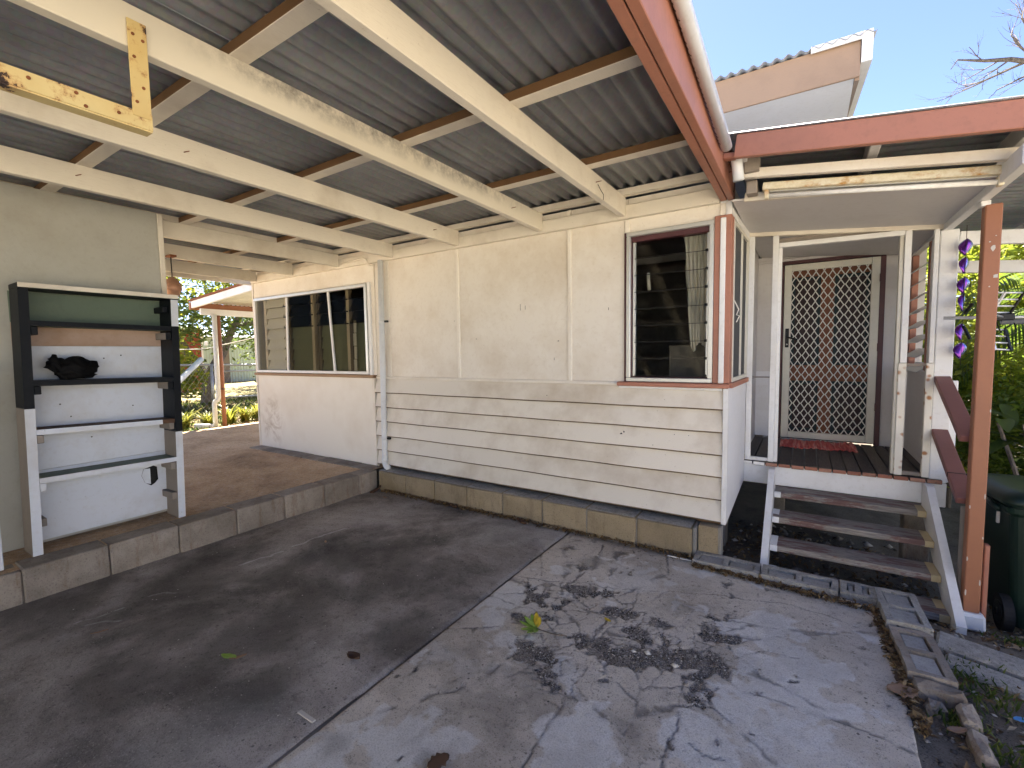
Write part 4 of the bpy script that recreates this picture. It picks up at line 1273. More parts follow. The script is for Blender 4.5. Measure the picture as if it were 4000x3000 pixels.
# door wall
box('door_wall', -.46, -.224, 5.482, 5.53, 1.21, 2.40, M['porch_grey'], po, .001)
box('door_wall', .618, .90, 5.482, 5.53, .44, 2.40, M['porch_grey'], po, .001)
box('door_wall', -.224, .618, 5.482, 5.53, 2.335, 2.40, M['porch_grey'], po, .001)
box('cornice', -.42, .80, 5.45, 5.481, 2.335, 2.362, M['porch_grey'], po, .004)
for i in range(5):
    z = .545 + i * .134
    pyd('weatherboard', [(-.46, 5.46, z), (-.226, 5.46, z), (-.226, 5.476, z + .142), (-.46, 5.476, z + .142), (-.46, 5.52, z), (-.226, 5.52, z), (-.226, 5.52, z + .142), (-.46, 5.52, z + .142)],
        [(0, 1, 2, 3), (4, 7, 6, 5), (0, 4, 5, 1), (1, 5, 6, 2), (2, 6, 7, 3), (3, 7, 4, 0)], M['white_sheet'], po)
box('door_jamb', -.2225, -.187, 5.44, 5.50, .529, 2.30, M['maroon'], po, .003)
box('door_jamb', .576, .6165, 5.44, 5.50, .529, 2.30, M['maroon'], po, .003)
box('door_head', -.2225, .6165, 5.442, 5.50, 2.3015, 2.335, M['maroon'], po, .003)
# timber door behind the grille
dr = part_empty('timber_door', (.2, 5.5, .53), po)
box('door_leaf', -.185, .574, 5.505, 5.54, .53, 2.30, M['door_maroon'], dr, 0)
box('centre_stile', .125, .235, 5.494, 5.504, .56, 2.29, M['door_orange'], dr, .003)
box('lock_rail', -.18, .124, 5.494, 5.504, 1.13, 1.29, M['door_orange'], dr, .003)
box('lock_rail', .236, .57, 5.494, 5.504, 1.13, 1.29, M['door_orange'], dr, .003)
box('top_rail', -.18, .124, 5.494, 5.504, 2.17, 2.29, M['door_orange'], dr, .003)
box('top_rail', .236, .57, 5.494, 5.504, 2.17, 2.29, M['door_orange'], dr, .003)
for a, b in ((-.12, .124), (.236, .51)):
    for z0, z1 in ((.62, 1.129), (1.291, 2.169)):
        bm = bmesh.new()
        bm_box(bm, a, a + .03, 5.490, 5.5035, z0, z1); bm_box(bm, b - .03, b, 5.490, 5.5035, z0, z1)
        bm_box(bm, a + .03, b - .03, 5.490, 5.5035, z0, z0 + .03); bm_box(bm, a + .03, b - .03, 5.490, 5.5035, z1 - .03, z1)
        bmo('panel_moulding', bm, M['door_teal'], dr)
# security screen door
sd = part_empty('screen_door', (.2, 5.44, .55), po)
dx0, dx1, dz0, dz1 = -.184, .573, .552, 2.292
fw = .064
box('door_stile', dx0, dx0 + fw, 5.412, 5.438, dz0, dz1, M['door_frame_alu'], sd, .005)
box('door_stile', dx1 - fw, dx1, 5.412, 5.438, dz0, dz1, M['door_frame_alu'], sd, .005)
box('door_rail', dx0 + fw, dx1 - fw, 5.413, 5.437, dz1 - fw, dz1, M['door_frame_alu'], sd, .005)
box('door_rail', dx0 + fw, dx1 - fw, 5.413, 5.437, dz0, dz0 + fw, M['door_frame_alu'], sd, .005)
bm = bmesh.new()
gx0, gx1, gz0, gz1 = dx0 + fw, dx1 - fw, dz0 + fw, dz1 - fw
DW, DH = .0665, .0965
nx = int((gx1 - gx0) / DW) + 2; nz_ = int((gz1 - gz0) / DH) + 2
def strand(x0, z0, x1, z1):
    # clip to the frame opening
    def cl(xa, za, xb, zb_):
        t0, t1 = 0., 1.
        for p, q in ((-(xb - xa), xa - gx0), (xb - xa, gx1 - xa), (-(zb_ - za), za - gz0), (zb_ - za, gz1 - za)):
            if abs(p) < 1e-9:
                if q < 0: return None
            else:
                r = q / p
                if p < 0: t0 = max(t0, r)
                else: t1 = min(t1, r)
        if t0 >= t1: return None
        return (xa + t0 * (xb - xa), za + t0 * (zb_ - za), xa + t1 * (xb - xa), za + t1 * (zb_ - za))
    c_ = cl(x0, z0, x1, z1)
    if c_: bm_beam(bm, (c_[0], 5.424, c_[1]), (c_[2], 5.424, c_[3]), .008, .0085)
for i in range(-1, nx):
    for j in range(-1, nz_):
        cx = gx0 + (i + .5) * DW; cz = gz0 + (j + .5) * DH
        # s-shaped strands: two straight bits and a short near-level node
        for sx in (-1, 1):
            for sz in (-1, 1):
                strand(cx + sx * DW * .07, cz + sz * DH * .5, cx + sx * DW * .43, cz + sz * DH * .10)
                strand(cx + sx * DW * .43, cz + sz * DH * .10, cx + sx * DW * .5, cz)
                strand(cx, cz + sz * DH * .5, cx + sx * DW * .07, cz + sz * DH * .5)
bmo('grille', bm, M['mesh_white'], sd)
lk = box('lock_plate', dx0 + .018, dx0 + .05, 5.400, 5.411, 1.47, 1.66, M['black'], sd, .003)
tube('handle', [(dx0 + .034, 5.40, 1.57), (dx0 + .034, 5.372, 1.57), (dx0 + .06, 5.362, 1.565), (dx0 + .125, 5.365, 1.545)], .009, M['black'], lk, 8)
tube('keyhole', [(dx0 + .034, 5.401, 1.50), (dx0 + .034, 5.396, 1.50)], .008, M['alu'], lk, 10)
for z in (.86, 1.42, 2.06):
    box('hinge', dx1 - .004, dx1 + .012, 5.402, 5.43, z, z + .075, M['maroon'], sd, .003)

# ---- door mat
bm = bmesh.new()
rows = []
for i in range(61):
    t = i / 60
    x = -.175 + .60 * t
    row = []
    for j in range(9):
        s = j / 8
        fr_ = .012 * math.sin(i * 2.3) + .01 * math.sin(i * 5.1) if j == 0 else 0
        row.append(bm.verts.new((x, 4.95 + .05 * t + .42 * s + fr_, .533 + .010 * abs(math.sin(t * 42 + s * 2)) + .005 * math.sin(t * 17 + s * 5))))
    rows.append(row)
for i in range(60):
    for j in range(8):
        bm.faces.new((rows[i][j], rows[i + 1][j], rows[i + 1][j + 1], rows[i][j + 1]))
mt = bmo('door_mat', bm, M['mat'], None, True)
md = mt.modifiers.new('thickness', 'SOLIDIFY'); md.thickness = .005
tag(mt, 'frayed red striped rag mat on the porch boards by the door', 'mat')

# ---- fluorescent batten light
lt = thing('batten_light', (.27, 3.2, 2.35), 'rust-spotted fluorescent batten light under the porch eave beam', 'light')
def zl(x): return 2.415 - .125 * x
beam('housing', (-.235, 3.205, zl(-.235) - .012), (.80, 3.205, zl(.80) - .012), .055, .042, M['rusty_enamel'], lt, bevel=.004)
beam('reflector', (-.20, 3.235, zl(-.2) - .036), (.775, 3.235, zl(.775) - .036), .05, .006, M['alu'], lt, bevel=.001)
tube('tube', [(-.205, 3.215, zl(-.205) - .062), (.775, 3.215, zl(.775) - .062)], .013, M['tube_glass'], lt, 12)
for x in (-.215, .785):
    box('tube_holder', x - .011, x + .011, 3.195, 3.235, zl(x) - .082, zl(x) - .032, M['rusty_enamel'], lt, .003)

# ================================================================ STEPS AND RAILS
stp = thing('timber_steps', (.27, 3.8, -.1), 'weathered timber porch steps with white painted stringers', 'steps')
TR = [(4.075, .335), (3.835, .212), (3.625, .075), (3.40, -.062)]
for i, (y, z) in enumerate(TR):
    t = box('tread', -.172, .732, y, y + .205, z - .042, z, M['weathered'], stp, .005, .002)
    e1 = box('painted_end', .685, .7315, y - .001, y + .2055, z - .0425, z + .0008, M['pvc_cream'] if False else M['step_cream'] if 'step_cream' in M else M['beam_cream'], t, .003)
    box('painted_end', -.1715, -.125, y - .001, y + .2055, z - .0425, z + .0008, M['white'], t, .003)
def stringer(x0, x1, yb0):
    V = []
    for x in (x0, x1):
        V += [(x, 4.255, .30), (x, 4.255, .497), (x, 4.13, .497), (x, yb0 - .04, -.055), (x, yb0 - .03, -.14), (x, yb0 + .14, -.14)]
    return pyd('stringer', V, [(0, 1, 2, 3, 4, 5), (11, 10, 9, 8, 7, 6)] + [(k, k + 6, (k + 1) % 6 + 6, (k + 1) % 6) for k in range(6)], M['white'], stp)
stringer(-.216, -.173, 3.36)
stringer(.733, .776, 3.33)
for za, zb_ in ((1.235, .925), (.865, .56)):
    beam('handrail', (.812, 4.27, za), (.812, 3.59, zb_), .085, .042, M['rail_brown'], stp, bevel=.004)
tube('wire_tie', [(.768, 3.80, .65), (.77, 3.80, .678), (.856, 3.80, .678), (.858, 3.80, .65)], .003, M['wire'], stp, 6)
box('rail_newel', .80, .835, 3.60, 3.64, -.12, .52, M['grey_board'], stp, .004)

# ================================================================ PARTITION WALL AND SHELF UNIT
pw_ = thing('partition_wall', (-4.36, 0, .2), 'pale sheeted partition wall behind the tall shelf unit', 'wall')
box('wall_sheet', -4.42, -4.36, -6.2, 1.61, .205, 2.60, M['wall_green'], pw_, .001)
box('cover_strip', -4.425, -4.350, 1.612, 1.648, .205, 2.60, M['beam_cream'], pw_, .004)
ps_ = thing('timber_post', (-4.0, .5, .2), 'white timber post with a cross cleat at the left end of the step', 'post')
box('post_shaft', -4.03, -3.985, .40, .583, .208, 1.31, M['shelf_white'], ps_, .004)
box('cleat', -4.03, -3.975, .40, .600, 1.345, 1.415, M['beam_cream'], ps_, .004)
box('cleat_tip', -4.02, -3.972, .60, .632, 1.365, 1.405, M['beam_cream'], ps_, .003)

sh = thing('shelf_unit', (-4.17, 1.17, .21), 'tall open shelf unit half painted black against the partition wall', 'shelf')
XF, XB = -4.08, -4.285
def upright(yc, t, lean, zsplit, top_m, bot_m, ztop):
    def prism(nm, z0, z1, mt):
        l0 = lean * (z0 - .21); l1 = lean * (z1 - .21)
        V = []
        for z, l in ((z0, l0), (z1, l1)):
            V += [(XB, yc + l - t / 2, z), (XF, yc + l - t / 2, z), (XF, yc + l + t / 2, z), (XB, yc + l + t / 2, z)]
        return pyd(nm, V, [(3, 2, 1, 0), (4, 5, 6, 7), (0, 1, 5, 4), (1, 2, 6, 5), (2, 3, 7, 6), (3, 0, 4, 7)], mt, sh)
    a = prism('side_panel', zsplit, ztop, top_m)
    b = prism('side_panel', .209, zsplit, bot_m)
    l0 = lean * (zsplit - .21)
    return a, b
upright(.745, .045, .020, 1.15, M['black_paint'], M['grey_board'], 1.90)
upright(1.545, .045, .024, .885, M['black_paint'], M['grey_board'], 1.90)
# painted front edges
def edge_strip(yc, lean, z0, z1, mt):
    V = []
    for z in (z0, z1):
        l = lean * (z - .21)
        V += [(XF + .001, yc + l - .0235, z), (XF + .004, yc + l - .0235, z), (XF + .004, yc + l + .0235, z), (XF + .001, yc + l + .0235, z)]
    pyd('front_edge', V, [(3, 2, 1, 0), (4, 5, 6, 7), (0, 1, 5, 4), (1, 2, 6, 5), (2, 3, 7, 6), (3, 0, 4, 7)], mt, sh)
edge_strip(.745, .020, .209, 1.148, M['shelf_white'])
edge_strip(.745, .020, 1.15, 1.898, M['black_paint'])
edge_strip(1.545, .024, .209, .884, M['shelf_white'])
edge_strip(1.545, .024, .886, 1.695, M['black_paint'])
edge_strip(1.545, .024, 1.697, 1.898, M['shelf_white'])
box('top_board', XB, XF, .755, 1.615, 1.902, 1.936, M['black_paint'], sh, .003)
box('top_edge', XF + .001, XF + .008, .757, 1.613, 1.906, 1.936, M['beam_cream'], sh, .002)
def shelf(y0, y1, zl_, zr2, t, topm, edgem, edgey1=None):
    V = []
    for y, z in ((y0, zl_), (y1, zr2)):
        V += [(XB, y, z - t), (XF - .006, y, z - t), (XF - .006, y, z), (XB, y, z)]
    s_ = pyd('shelf_board', V, [(0, 1, 2, 3), (7, 6, 5, 4), (0, 4, 5, 1), (1, 5, 6, 2), (2, 6, 7, 3), (3, 7, 4, 0)], topm, sh)
    e1 = edgey1 or y1
    ze = zl_ + (zr2 - zl_) * (e1 - y0) / (y1 - y0)
    V = []
    for y, z in ((y0, zl_), (e1, ze)):
        V += [(XF - .006, y, z - t - .002), (XF + .002, y, z - t - .002), (XF + .002, y, z + .001), (XF - .006, y, z + .001)]
    pyd('shelf_edge', V, [(0, 1, 2, 3), (7, 6, 5, 4), (0, 4, 5, 1), (1, 5, 6, 2), (2, 6, 7, 3), (3, 7, 4, 0)], edgem, s_)
    return s_
shelf(.79, 1.553, 1.702, 1.694, .030, M['green_paint'], M['black_paint'])
shelf(.79, 1.548, 1.325, 1.306, .033, M['black_paint'], M['black_paint'])
shelf(.785, 1.540, 1.012, .985, .030, M['brown_leaf'], M['shelf_white'], 1.46)
shelf(.78, 1.535, .700, .688, .030, M['green_paint'], M['shelf_white'])
for z, mL, mR in ((1.665, 'black_paint', 'grey_board'), (1.288, 'black_paint', 'grey_board'), (.976, 'grey_board', 'grey_board'), (.665, 'shelf_white', 'grey_board'), (.43, 'grey_board', 'grey_board')):
    d = .02 * (z - .21)
    box('cleat', XB + .01, XF - (.0 if z > .5 else .04), .769 + d, .802 + d, z - .052, z, M[mL], sh, .003)
    box('cleat', XB + .01, XF - .012, 1.490 + d, 1.523 + d, z - .070, z - .018, M[mR], sh, .003)
    if z > 1: box('cleat_end', XF - .0115, XF - .004, 1.490 + d, 1.523 + d, z - .070, z - .018, M['black_paint'], sh, .001)
box('cleat', XB + .01, XF - .03, 1.520, 1.550, 1.80, 1.845, M['black_paint'], sh, .003)
box('back_panel', XB - .012, XB - .002, .75, 1.575, 1.70, 1.90, M['green_paint'], sh, .001)
box('back_panel', XB - .012, XB - .002, .75, 1.575, 1.548, 1.698, M['plywood'], sh, .001)
box('back_panel', XB - .010, XB - .001, .75, 1.565, .72, 1.546, M['shelf_white'], sh, .001)
# lowest sheet has a broken hole near its right side
bm = bmesh.new()
Y0, Y1, Z0, Z1 = .752, 1.56, .245, .718
hole = [(1.385, .60), (1.45, .615), (1.475, .60), (1.478, .50), (1.455, .475), (1.43, .46), (1.39, .49), (1.37, .55)]
ov = [bm.verts.new((XB - .002, y, z)) for y, z in ((Y0, Z0), (Y1, Z0), (Y1, Z1), (Y0, Z1))]
hv = [bm.verts.new((XB - .002, y, z)) for y, z in hole]
es = [bm.edges.new((ov[k], ov[(k + 1) % 4])) for k in range(4)] + [bm.edges.new((hv[k], hv[(k + 1) % 8])) for k in range(8)]
bmesh.ops.triangle_fill(bm, edges=es, use_beauty=True)
bp_ = bmo('back_panel', bm, M['shelf_white'], sh)
md = bp_.modifiers.new('thickness', 'SOLIDIFY'); md.thickness = .006
pyd('broken_flap', [(XB + .003, 1.372, .55), (XB + .003, 1.388, .60), (XB + .012, 1.425, .598), (XB + .010, 1.425, .475), (XB + .003, 1.392, .488)], [(0, 1, 2, 3, 4)], M['shelf_white'], bp_)
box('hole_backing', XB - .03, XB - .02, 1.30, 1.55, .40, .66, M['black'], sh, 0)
tube('split', [(XB + .001, 1.06, .42), (XB + .001, 1.085, .425), (XB + .001, 1.10, .418), (XB + .001, 1.24, .455)], .0015, M['wire'], bp_, 4)
for y, z in ((1.0, .35), (1.1, .38), (.95, 1.15), (1.0, 1.06), (1.3, 1.48), (1.2, 1.46), (1.05, 1.47), (1.1, .90), (1.35, 1.1)):
    tube('nail_hole', [(XB - .001, y, z), (XB + .0015, y, z)], .005, M['wire'], sh, 6)

# crumpled black bag on the shelf
bm = bmesh.new()
bmesh.ops.create_icosphere(bm, subdivisions=5, radius=1.0)
for v in bm.verts:
    p = v.co.copy()
    d = Vector((math.sin(p.y * 5 + 1) * .12 + math.sin(p.z * 11 + p.x * 6) * .07, math.sin(p.x * 7 + p.z * 5) * .10 + math.sin(p.z * 13) * .04, math.sin(p.y * 6.5 + p.x * 3) * .15 + math.sin(p.y * 15 + p.z * 9) * .06))
    q = p + d * .9
    zz = max(q.z, -.82)
    v.co = Vector((q.x * .072, q.y * .125 + (.012 if zz < -.5 else 0) * math.sin(p.y * 9), zz * .080))
    if p.y > .55 and p.z > .2: v.co.z += .035 * (p.y - .55) / .45
    if p.y < -.6: v.co.z += .03
for v in bm.verts: v.co += Vector((-4.17, 1.00, 1.39))
bg_ = bmo('crumpled_bag', bm, M['black_cloth'], None, True)
tag(bg_, 'crumpled black cloth bag lying on the second shelf', 'bag')

# ================================================================ BIN, ANTENNA, SPINNER
bn = thing('wheelie_bin', (1.22, 4.0, -.2), 'dark green wheelie bin with a domed lid behind the brown post', 'bin')
def loft(name, secs, mat, parent, rot=0, about=(0, 0), smooth=False, r=.04, seg=4):
    """rounded-rectangle sections (cx, cy, z, half_x, half_y)"""
    bm = bmesh.new(); rings = []
    ca, sa = math.cos(rot), math.sin(rot)
    for cx, cy, z, hx, hy in secs:
        ring = []
        rr = min(r, hx * .9, hy * .9)
        for q, (sx, sy) in enumerate(((1, 1), (-1, 1), (-1, -1), (1, -1))):
            for k in range(seg + 1):
                a = math.pi / 2 * (q + k / seg)
                lx = cx + sx * (hx - rr) + rr * math.cos(a) - about[0]
                ly = cy + sy * (hy - rr) + rr * math.sin(a) - about[1]
                ring.append(bm.verts.new((about[0] + lx * ca - ly * sa, about[1] + lx * sa + ly * ca, z)))
        rings.append(ring)
    n = len(rings[0])
    for i in range(len(rings) - 1):
        for k in range(n):
            bm.faces.new((rings[i][k], rings[i][(k + 1) % n], rings[i + 1][(k + 1) % n], rings[i + 1][k]))
    bm.faces.new(list(reversed(rings[0]))); bm.faces.new(rings[-1])
    return bmo(name, bm, mat, parent, smooth)
bx, by = 1.235, 3.98
loft('body', [(bx, by, -.20, .185, .20), (bx, by, -.12, .20, .215), (bx, by, .48, .245, .265), (bx, by, .50, .258, .278), (bx, by, .545, .262, .282)], M['bin_green'], bn, R(8), (bx, by))
loft('rim', [(bx, by, .505, .272, .292), (bx, by, .535, .276, .296)], M['bin_green'], bn, R(8), (bx, by))
loft('lid', [(bx, by, .548, .285, .305), (bx, by, .568, .288, .308), (bx, by, .60, .27, .29), (bx, by, .622, .20, .22), (bx, by, .628, .08, .1)], M['bin_green'], bn, R(8), (bx, by), True, .07)
for x in (1.055,):
    wh = part_empty('wheel', (x - .02, 3.74, -.125), bn)
    tube('tyre', [(x - .045, 3.745, -.115), (x + .0, 3.745, -.115)], .105, M['tyre'], wh, 28, False)
    tube('rim', [(x - .049, 3.745, -.115), (x - .02, 3.745, -.115)], .068, M['black'], wh, 24, False)
    tube('hub', [(x - .056, 3.745, -.115), (x - .03, 3.745, -.115)], .022, M['tyre'], wh, 14, False)
tube('handle', [(.985, 3.90, .50), (.972, 3.85, .515), (.972, 3.78, .515), (.99, 3.75, .50)], .014, M['bin_green'], bn, 8)
box('lid_clip', .995, 1.01, 3.80, 3.815, .40, .47, M['pale_bit'], bn, .003)

an = thing('tv_antenna', (.95, 3.9, 1.6), 'television antenna with ladder reflectors clamped behind the brown post', 'antenna')
tube('boom', [(.735, 3.90, 1.636), (1.6, 3.90, 1.607)], .0095, M['alu_bright'], an, 8)
box('clamp', .93, 1.045, 3.885, 3.915, 1.607, 1.650, M['black'], an, .006)
tube('mast_arm', [(.99, 3.90, 1.60), (1.6, 3.93, 1.585)], .016, M['steel'], an, 8)
def ladder(p0, p1, p2, nm, nb=4):
    """two side bars p0->p1 shifted by p2 with rods between"""
    p0, p1, p2 = Vector(p0), Vector(p1), Vector(p2)
    beam(nm, p0, p1, .018, .012, M['alu_bright'], an, bevel=.002)
    beam(nm, p0 + p2, p1 + p2, .018, .012, M['black'], an, bevel=.002)
    for i in range(nb):
        a = p0 + (p1 - p0) * ((i + .15) / (nb - .7))
        tube('rod', [a - p2 * .55, a + p2], .0055, M['alu_bright'], an, 6)
ladder((.945, 3.89, 1.652), (.992, 3.86, 1.775), (.085, .03, -.004), 'reflector_bar')
ladder((.937, 3.89, 1.565), (.962, 3.86, 1.432), (.075, .03, -.006), 'reflector_bar')
beam('reflector_bar', (.835, 3.93, 1.66), (.862, 3.90, 1.72), .018, .014, M['black'], an)
beam('reflector_bar', (.832, 3.93, 1.585), (.86, 3.90, 1.50), .018, .014, M['black'], an)
tube('cable', [(.97, 3.90, 1.60), (.985, 3.88, 1.54), (1.02, 3.87, 1.515), (1.05, 3.87, 1.54), (1.04, 3.88, 1.59)], .0035, M['black'], an, 6)
beam('post_bracket', (.86, 3.58, 1.634), (.985, 3.90, 1.628), .03, .012, M['steel'], an)

spn = thing('hanging_spinner', (.86, 4.2, 2.25), 'string of twisted purple foil petals hanging beside the porch corner', 'ornament')
tube('string', [(.880, 4.19, 2.25), (.884, 4.195, 1.8), (.886, 4.20, 1.33)], .0018, M['wire'], spn, 5)
for i, z in enumerate((2.112, 1.992, 1.862, 1.747, 1.555, 1.43)):
    bm = bmesh.new()
    rows = []
    for a in range(11):
        t = a / 10
        wd = .037 * math.sin(math.pi * t) ** .8 + .001
        an_ = (i * 1.3) % .8 - .3 + t * 1.1
        zz = z + .055 - .11 * t
        cx, cy = .884, 4.197
        row = []
        for s in (-1, -.4, 0, .4, 1):
            ox = s * wd
            row.append(bm.verts.new((cx + ox * math.cos(an_) - abs(s) * .012 * math.sin(an_), cy + ox * math.sin(an_) + abs(s) * .012 * math.cos(an_), zz)))
        rows.append(row)
    for a in range(10):
        for s in range(4):
            bm.faces.new((rows[a][s], rows[a][s + 1], rows[a + 1][s + 1], rows[a + 1][s]))
    p = bmo('petal', bm, M['foil'], spn, True)
    md = p.modifiers.new('thickness', 'SOLIDIFY'); md.thickness = .0012

# ================================================================ FAR YARD (seen past the end of the wall)
aw = thing('patio_awning', (-9.5, 4.6, .1), 'low white patio awning with a rusty orange cap in the back yard', 'awning')
def za(x): return 2.50 + .072 * (x + 9.6)
beam('verge_board', (-9.60, 4.02, za(-9.6) - .075), (-6.6, 4.02, za(-6.6) - .075), .045, .125, M['white'], aw)
beam('rust_cap', (-9.66, 4.015, za(-9.66) + .004), (-6.6, 4.015, za(-6.6) + .004), .10, .03, M['rust'], aw)
box('fascia', -9.68, -9.615, 3.99, 7.0, 2.34, 2.47, M['brown_post'], aw, .006)
box('beam', -9.53, -9.47, 4.1, 7.0, 2.245, 2.36, M['white'], aw, .004)
for i in range(4):
    corr('roof_sheet', -9.66, -6.5, 4.04 + i * .74, 4.80 + i * .74, lambda a, b: za(a) - .012, M['awning_sheet'], aw, along='X')
tube('stay_wire', [(-9.45, 5.0, 2.44), (-8.6, 4.75, 2.30), (-7.6, 4.5, 2.05)], .008, M['wire'], aw, 5)
tube('post', [(-9.50, 4.415, .0), (-9.50, 4.405, 2.245)], .038, M['brown_post'], aw, 12)
ap = thing('downpipe', (-9.48, 4.33, .1), 'cream plastic downpipe strapped to the awning post in the yard', 'downpipe')
tube('pipe', [(-9.47, 4.325, 2.27), (-9.47, 4.315, .68), (-9.46, 4.29, .625), (-9.45, 4.25, .61), (-9.44, 4.225, .57), (-9.43, 4.22, .05)], .042, M['pvc_cream'], ap, 14)
tube('strap', [(-9.46, 4.27, .84), (-9.455, 4.36, .835), (-9.46, 4.45, .83)], .010, M['wire'], ap, 6)
lp = thing('loose_pipe', (-10.4, 4.6, .2), 'grey-white plastic pipe leaning out of the yard fence', 'pipe')
tube('pipe', [(-11.6, 4.05, .48), (-12.6, 5.40, 1.40)], .062, M['pvc'], lp, 14)
lq = tube('pipe_offcut', [(-9.55, 3.92, .17), (-9.35, 4.14, .15)], .045, M['pvc'], None, 14)
tag(lq, 'short white pipe offcut lying by the yellow strappy plants', 'pipe')
# clothes line, wire fence
cl = thing('clothes_line', (-10.5, 5, 1.9), 'thin clothes line with pegs strung across the back yard', 'clothes line')
tube('line', [(-13.5, 3.9, 1.62), (-11, 4.8, 1.63), (-8.6, 5.2, 1.95)], .008, M['mesh_white'], cl, 5)
for t, m in ((.3, 'foil'), (.72, 'pvc')):
    p = Vector((-13.5, 3.9, 1.62)).lerp(Vector((-9.6, 5.0, 1.8)), t)
    box('peg', p.x - .012, p.x + .012, p.y - .03, p.y + .03, p.z - .05, p.z + .03, M[m], cl, .004)
wf = thing('wire_fence', (-12.5, 6, .1), 'low wire yard fence with pipe rail and gate posts', 'fence')
FX0, FX1 = (-12.4, 3.6), (-12.6, 9.6)
tube('top_rail', [(FX0[0], FX0[1], 1.30), (-12.5, 6.5, 1.23), (FX1[0], FX1[1], 1.22)], .028, M['steel'], wf, 8)
for y, r_ in ((4.0, .03), (5.55, .035), (6.75, .035), (7.15, .03), (8.6, .03)):
    tube('fence_post', [(-12.45, y, .0), (-12.45, y, 1.26)], r_, M['steel'], wf, 8)
tube('gate_rail', [(-12.42, 5.6, .42), (-12.42, 6.75, .40)], .022, M['steel'], wf, 8)
tube('gate_rail', [(-12.42, 5.6, 1.08), (-12.42, 6.75, 1.08)], .022, M['steel'], wf, 8)
bm = bmesh.new()
for i in range(46):
    y = 3.7 + i * .13
    bm_tube(bm, [(-12.46, y, .08), (-12.46, y + .4, .66), (-12.46, y, 1.24)], .0022, 3, False)
    bm_tube(bm, [(-12.46, y + .4, .08), (-12.46, y, .66), (-12.46, y + .4, 1.24)], .0022, 3, False)
bmo('wire_mesh', bm, M['steel'], wf)
# sheds far behind
def shed(name, x0, x1, y0, y1, h, mat, label, roof='galv'):
    s_ = thing(name, ((x0 + x1) / 2, (y0 + y1) / 2, .1), label, 'shed')
    corr('wall', x1, x1 + .001, y0, y1, lambda a, b: 0, M[mat], s_) if False else None
    n = int((y1 - y0) / .03)
    V = []; F = []
    for i in range(n + 1):
        y = y0 + (y1 - y0) * i / n
        d = .012 * math.cos(2 * math.pi * y / .0762 * .5)
        V += [(x1 + d, y, -.1), (x1 + d, y, h)]
    for i in range(n): F.append((2 * i, 2 * i + 2, 2 * i + 3, 2 * i + 1))
    pyd('front_wall', V, F, M[mat], s_)
    box('side_wall', x0, x1 - .02, y0, y0 + .04, -.1, h, M[mat], s_, 0)
    box('side_wall', x0, x1 - .02, y1 - .04, y1, -.1, h, M[mat], s_, 0)
    box('corner_flashing', x1 - .02, x1 + .03, y0 - .02, y0 + .05, -.1, h, M['white'], s_, .004)
    slab_poly('roof', [(x0 - .2, y0 - .2, h + .5), (x1 + .3, y0 - .2, h), (x1 + .3, y1 + .2, h), (x0 - .2, y1 + .2, h + .5)], .04, M[roof], s_)
    box('door', x1 + .015, x1 + .035, y0 + .5, y0 + 1.3, 0, 1.95, M['fence_wood'], s_, .005)
    return s_
shed('red_shed', -24, -20, 5.6, 8.6, 2.55, 'red_wall', 'rusty red shed wall beyond the yard fence')
shed('green_shed', -30, -26, 11.2, 14.2, 2.5, 'green_shed', 'pale green shed far behind the awning post')
pf = thing('paling_fence', (-30, 16, 0), 'weathered grey paling fence closing off the far back yard', 'fence')
PB = pyd('paling', [(0, -.05, 0), (0, .05, 0), (0, .05, 1.6), (0, 0, 1.68), (0, -.05, 1.6), (-.02, -.05, 0), (-.02, .05, 0), (-.02, .05, 1.6), (-.02, 0, 1.68), (-.02, -.05, 1.6)],
         [(0, 1, 2, 3, 4), (9, 8, 7, 6, 5), (0, 5, 6, 1), (1, 6, 7, 2), (2, 7, 8, 3), (3, 8, 9, 4), (4, 9, 5, 0)], M['fence_wood'], None, origin=(0, 0, 0))
PB.parent = pf
for i in range(150):
    o = PB if i == 0 else PB.copy()
    if i: link(o)
    o.parent = pf
    o.location = Vector((-31 + .12 * math.sin(i), 2.5 + i * .118, .05 + .03 * math.sin(i * 1.7))) - pf.location

for nm_, (x0, y0), (x1, y1), lb in (('bounce_fence', (7.5, -11), (7.5, 4.5), 'unseen cream fence added on the right to bounce sunlight'), ('bounce_fence', (-12, -11), (7.5, -11), 'unseen cream fence added behind the driveway to bounce sunlight')):
    bf = thing(nm_, ((x0 + x1) / 2, (y0 + y1) / 2, 0), lb, 'fence')  # added out of view: pale fences that bounce sunlight into the carport
    nseg = 8
    for i in range(nseg):
        a = Vector((x0, y0, 0)).lerp(Vector((x1, y1, 0)), i / nseg); b = Vector((x0, y0, 0)).lerp(Vector((x1, y1, 0)), (i + 1) / nseg)
        beam('bounce_fence_panel', (a.x, a.y, .85), (b.x, b.y, .85), .03, 1.8, M['pvc_cream'], bf)
        box('fence_post', a.x - .03, a.x + .03, a.y - .03, a.y + .03, -.2, 1.80, M['steel'], bf, .003)

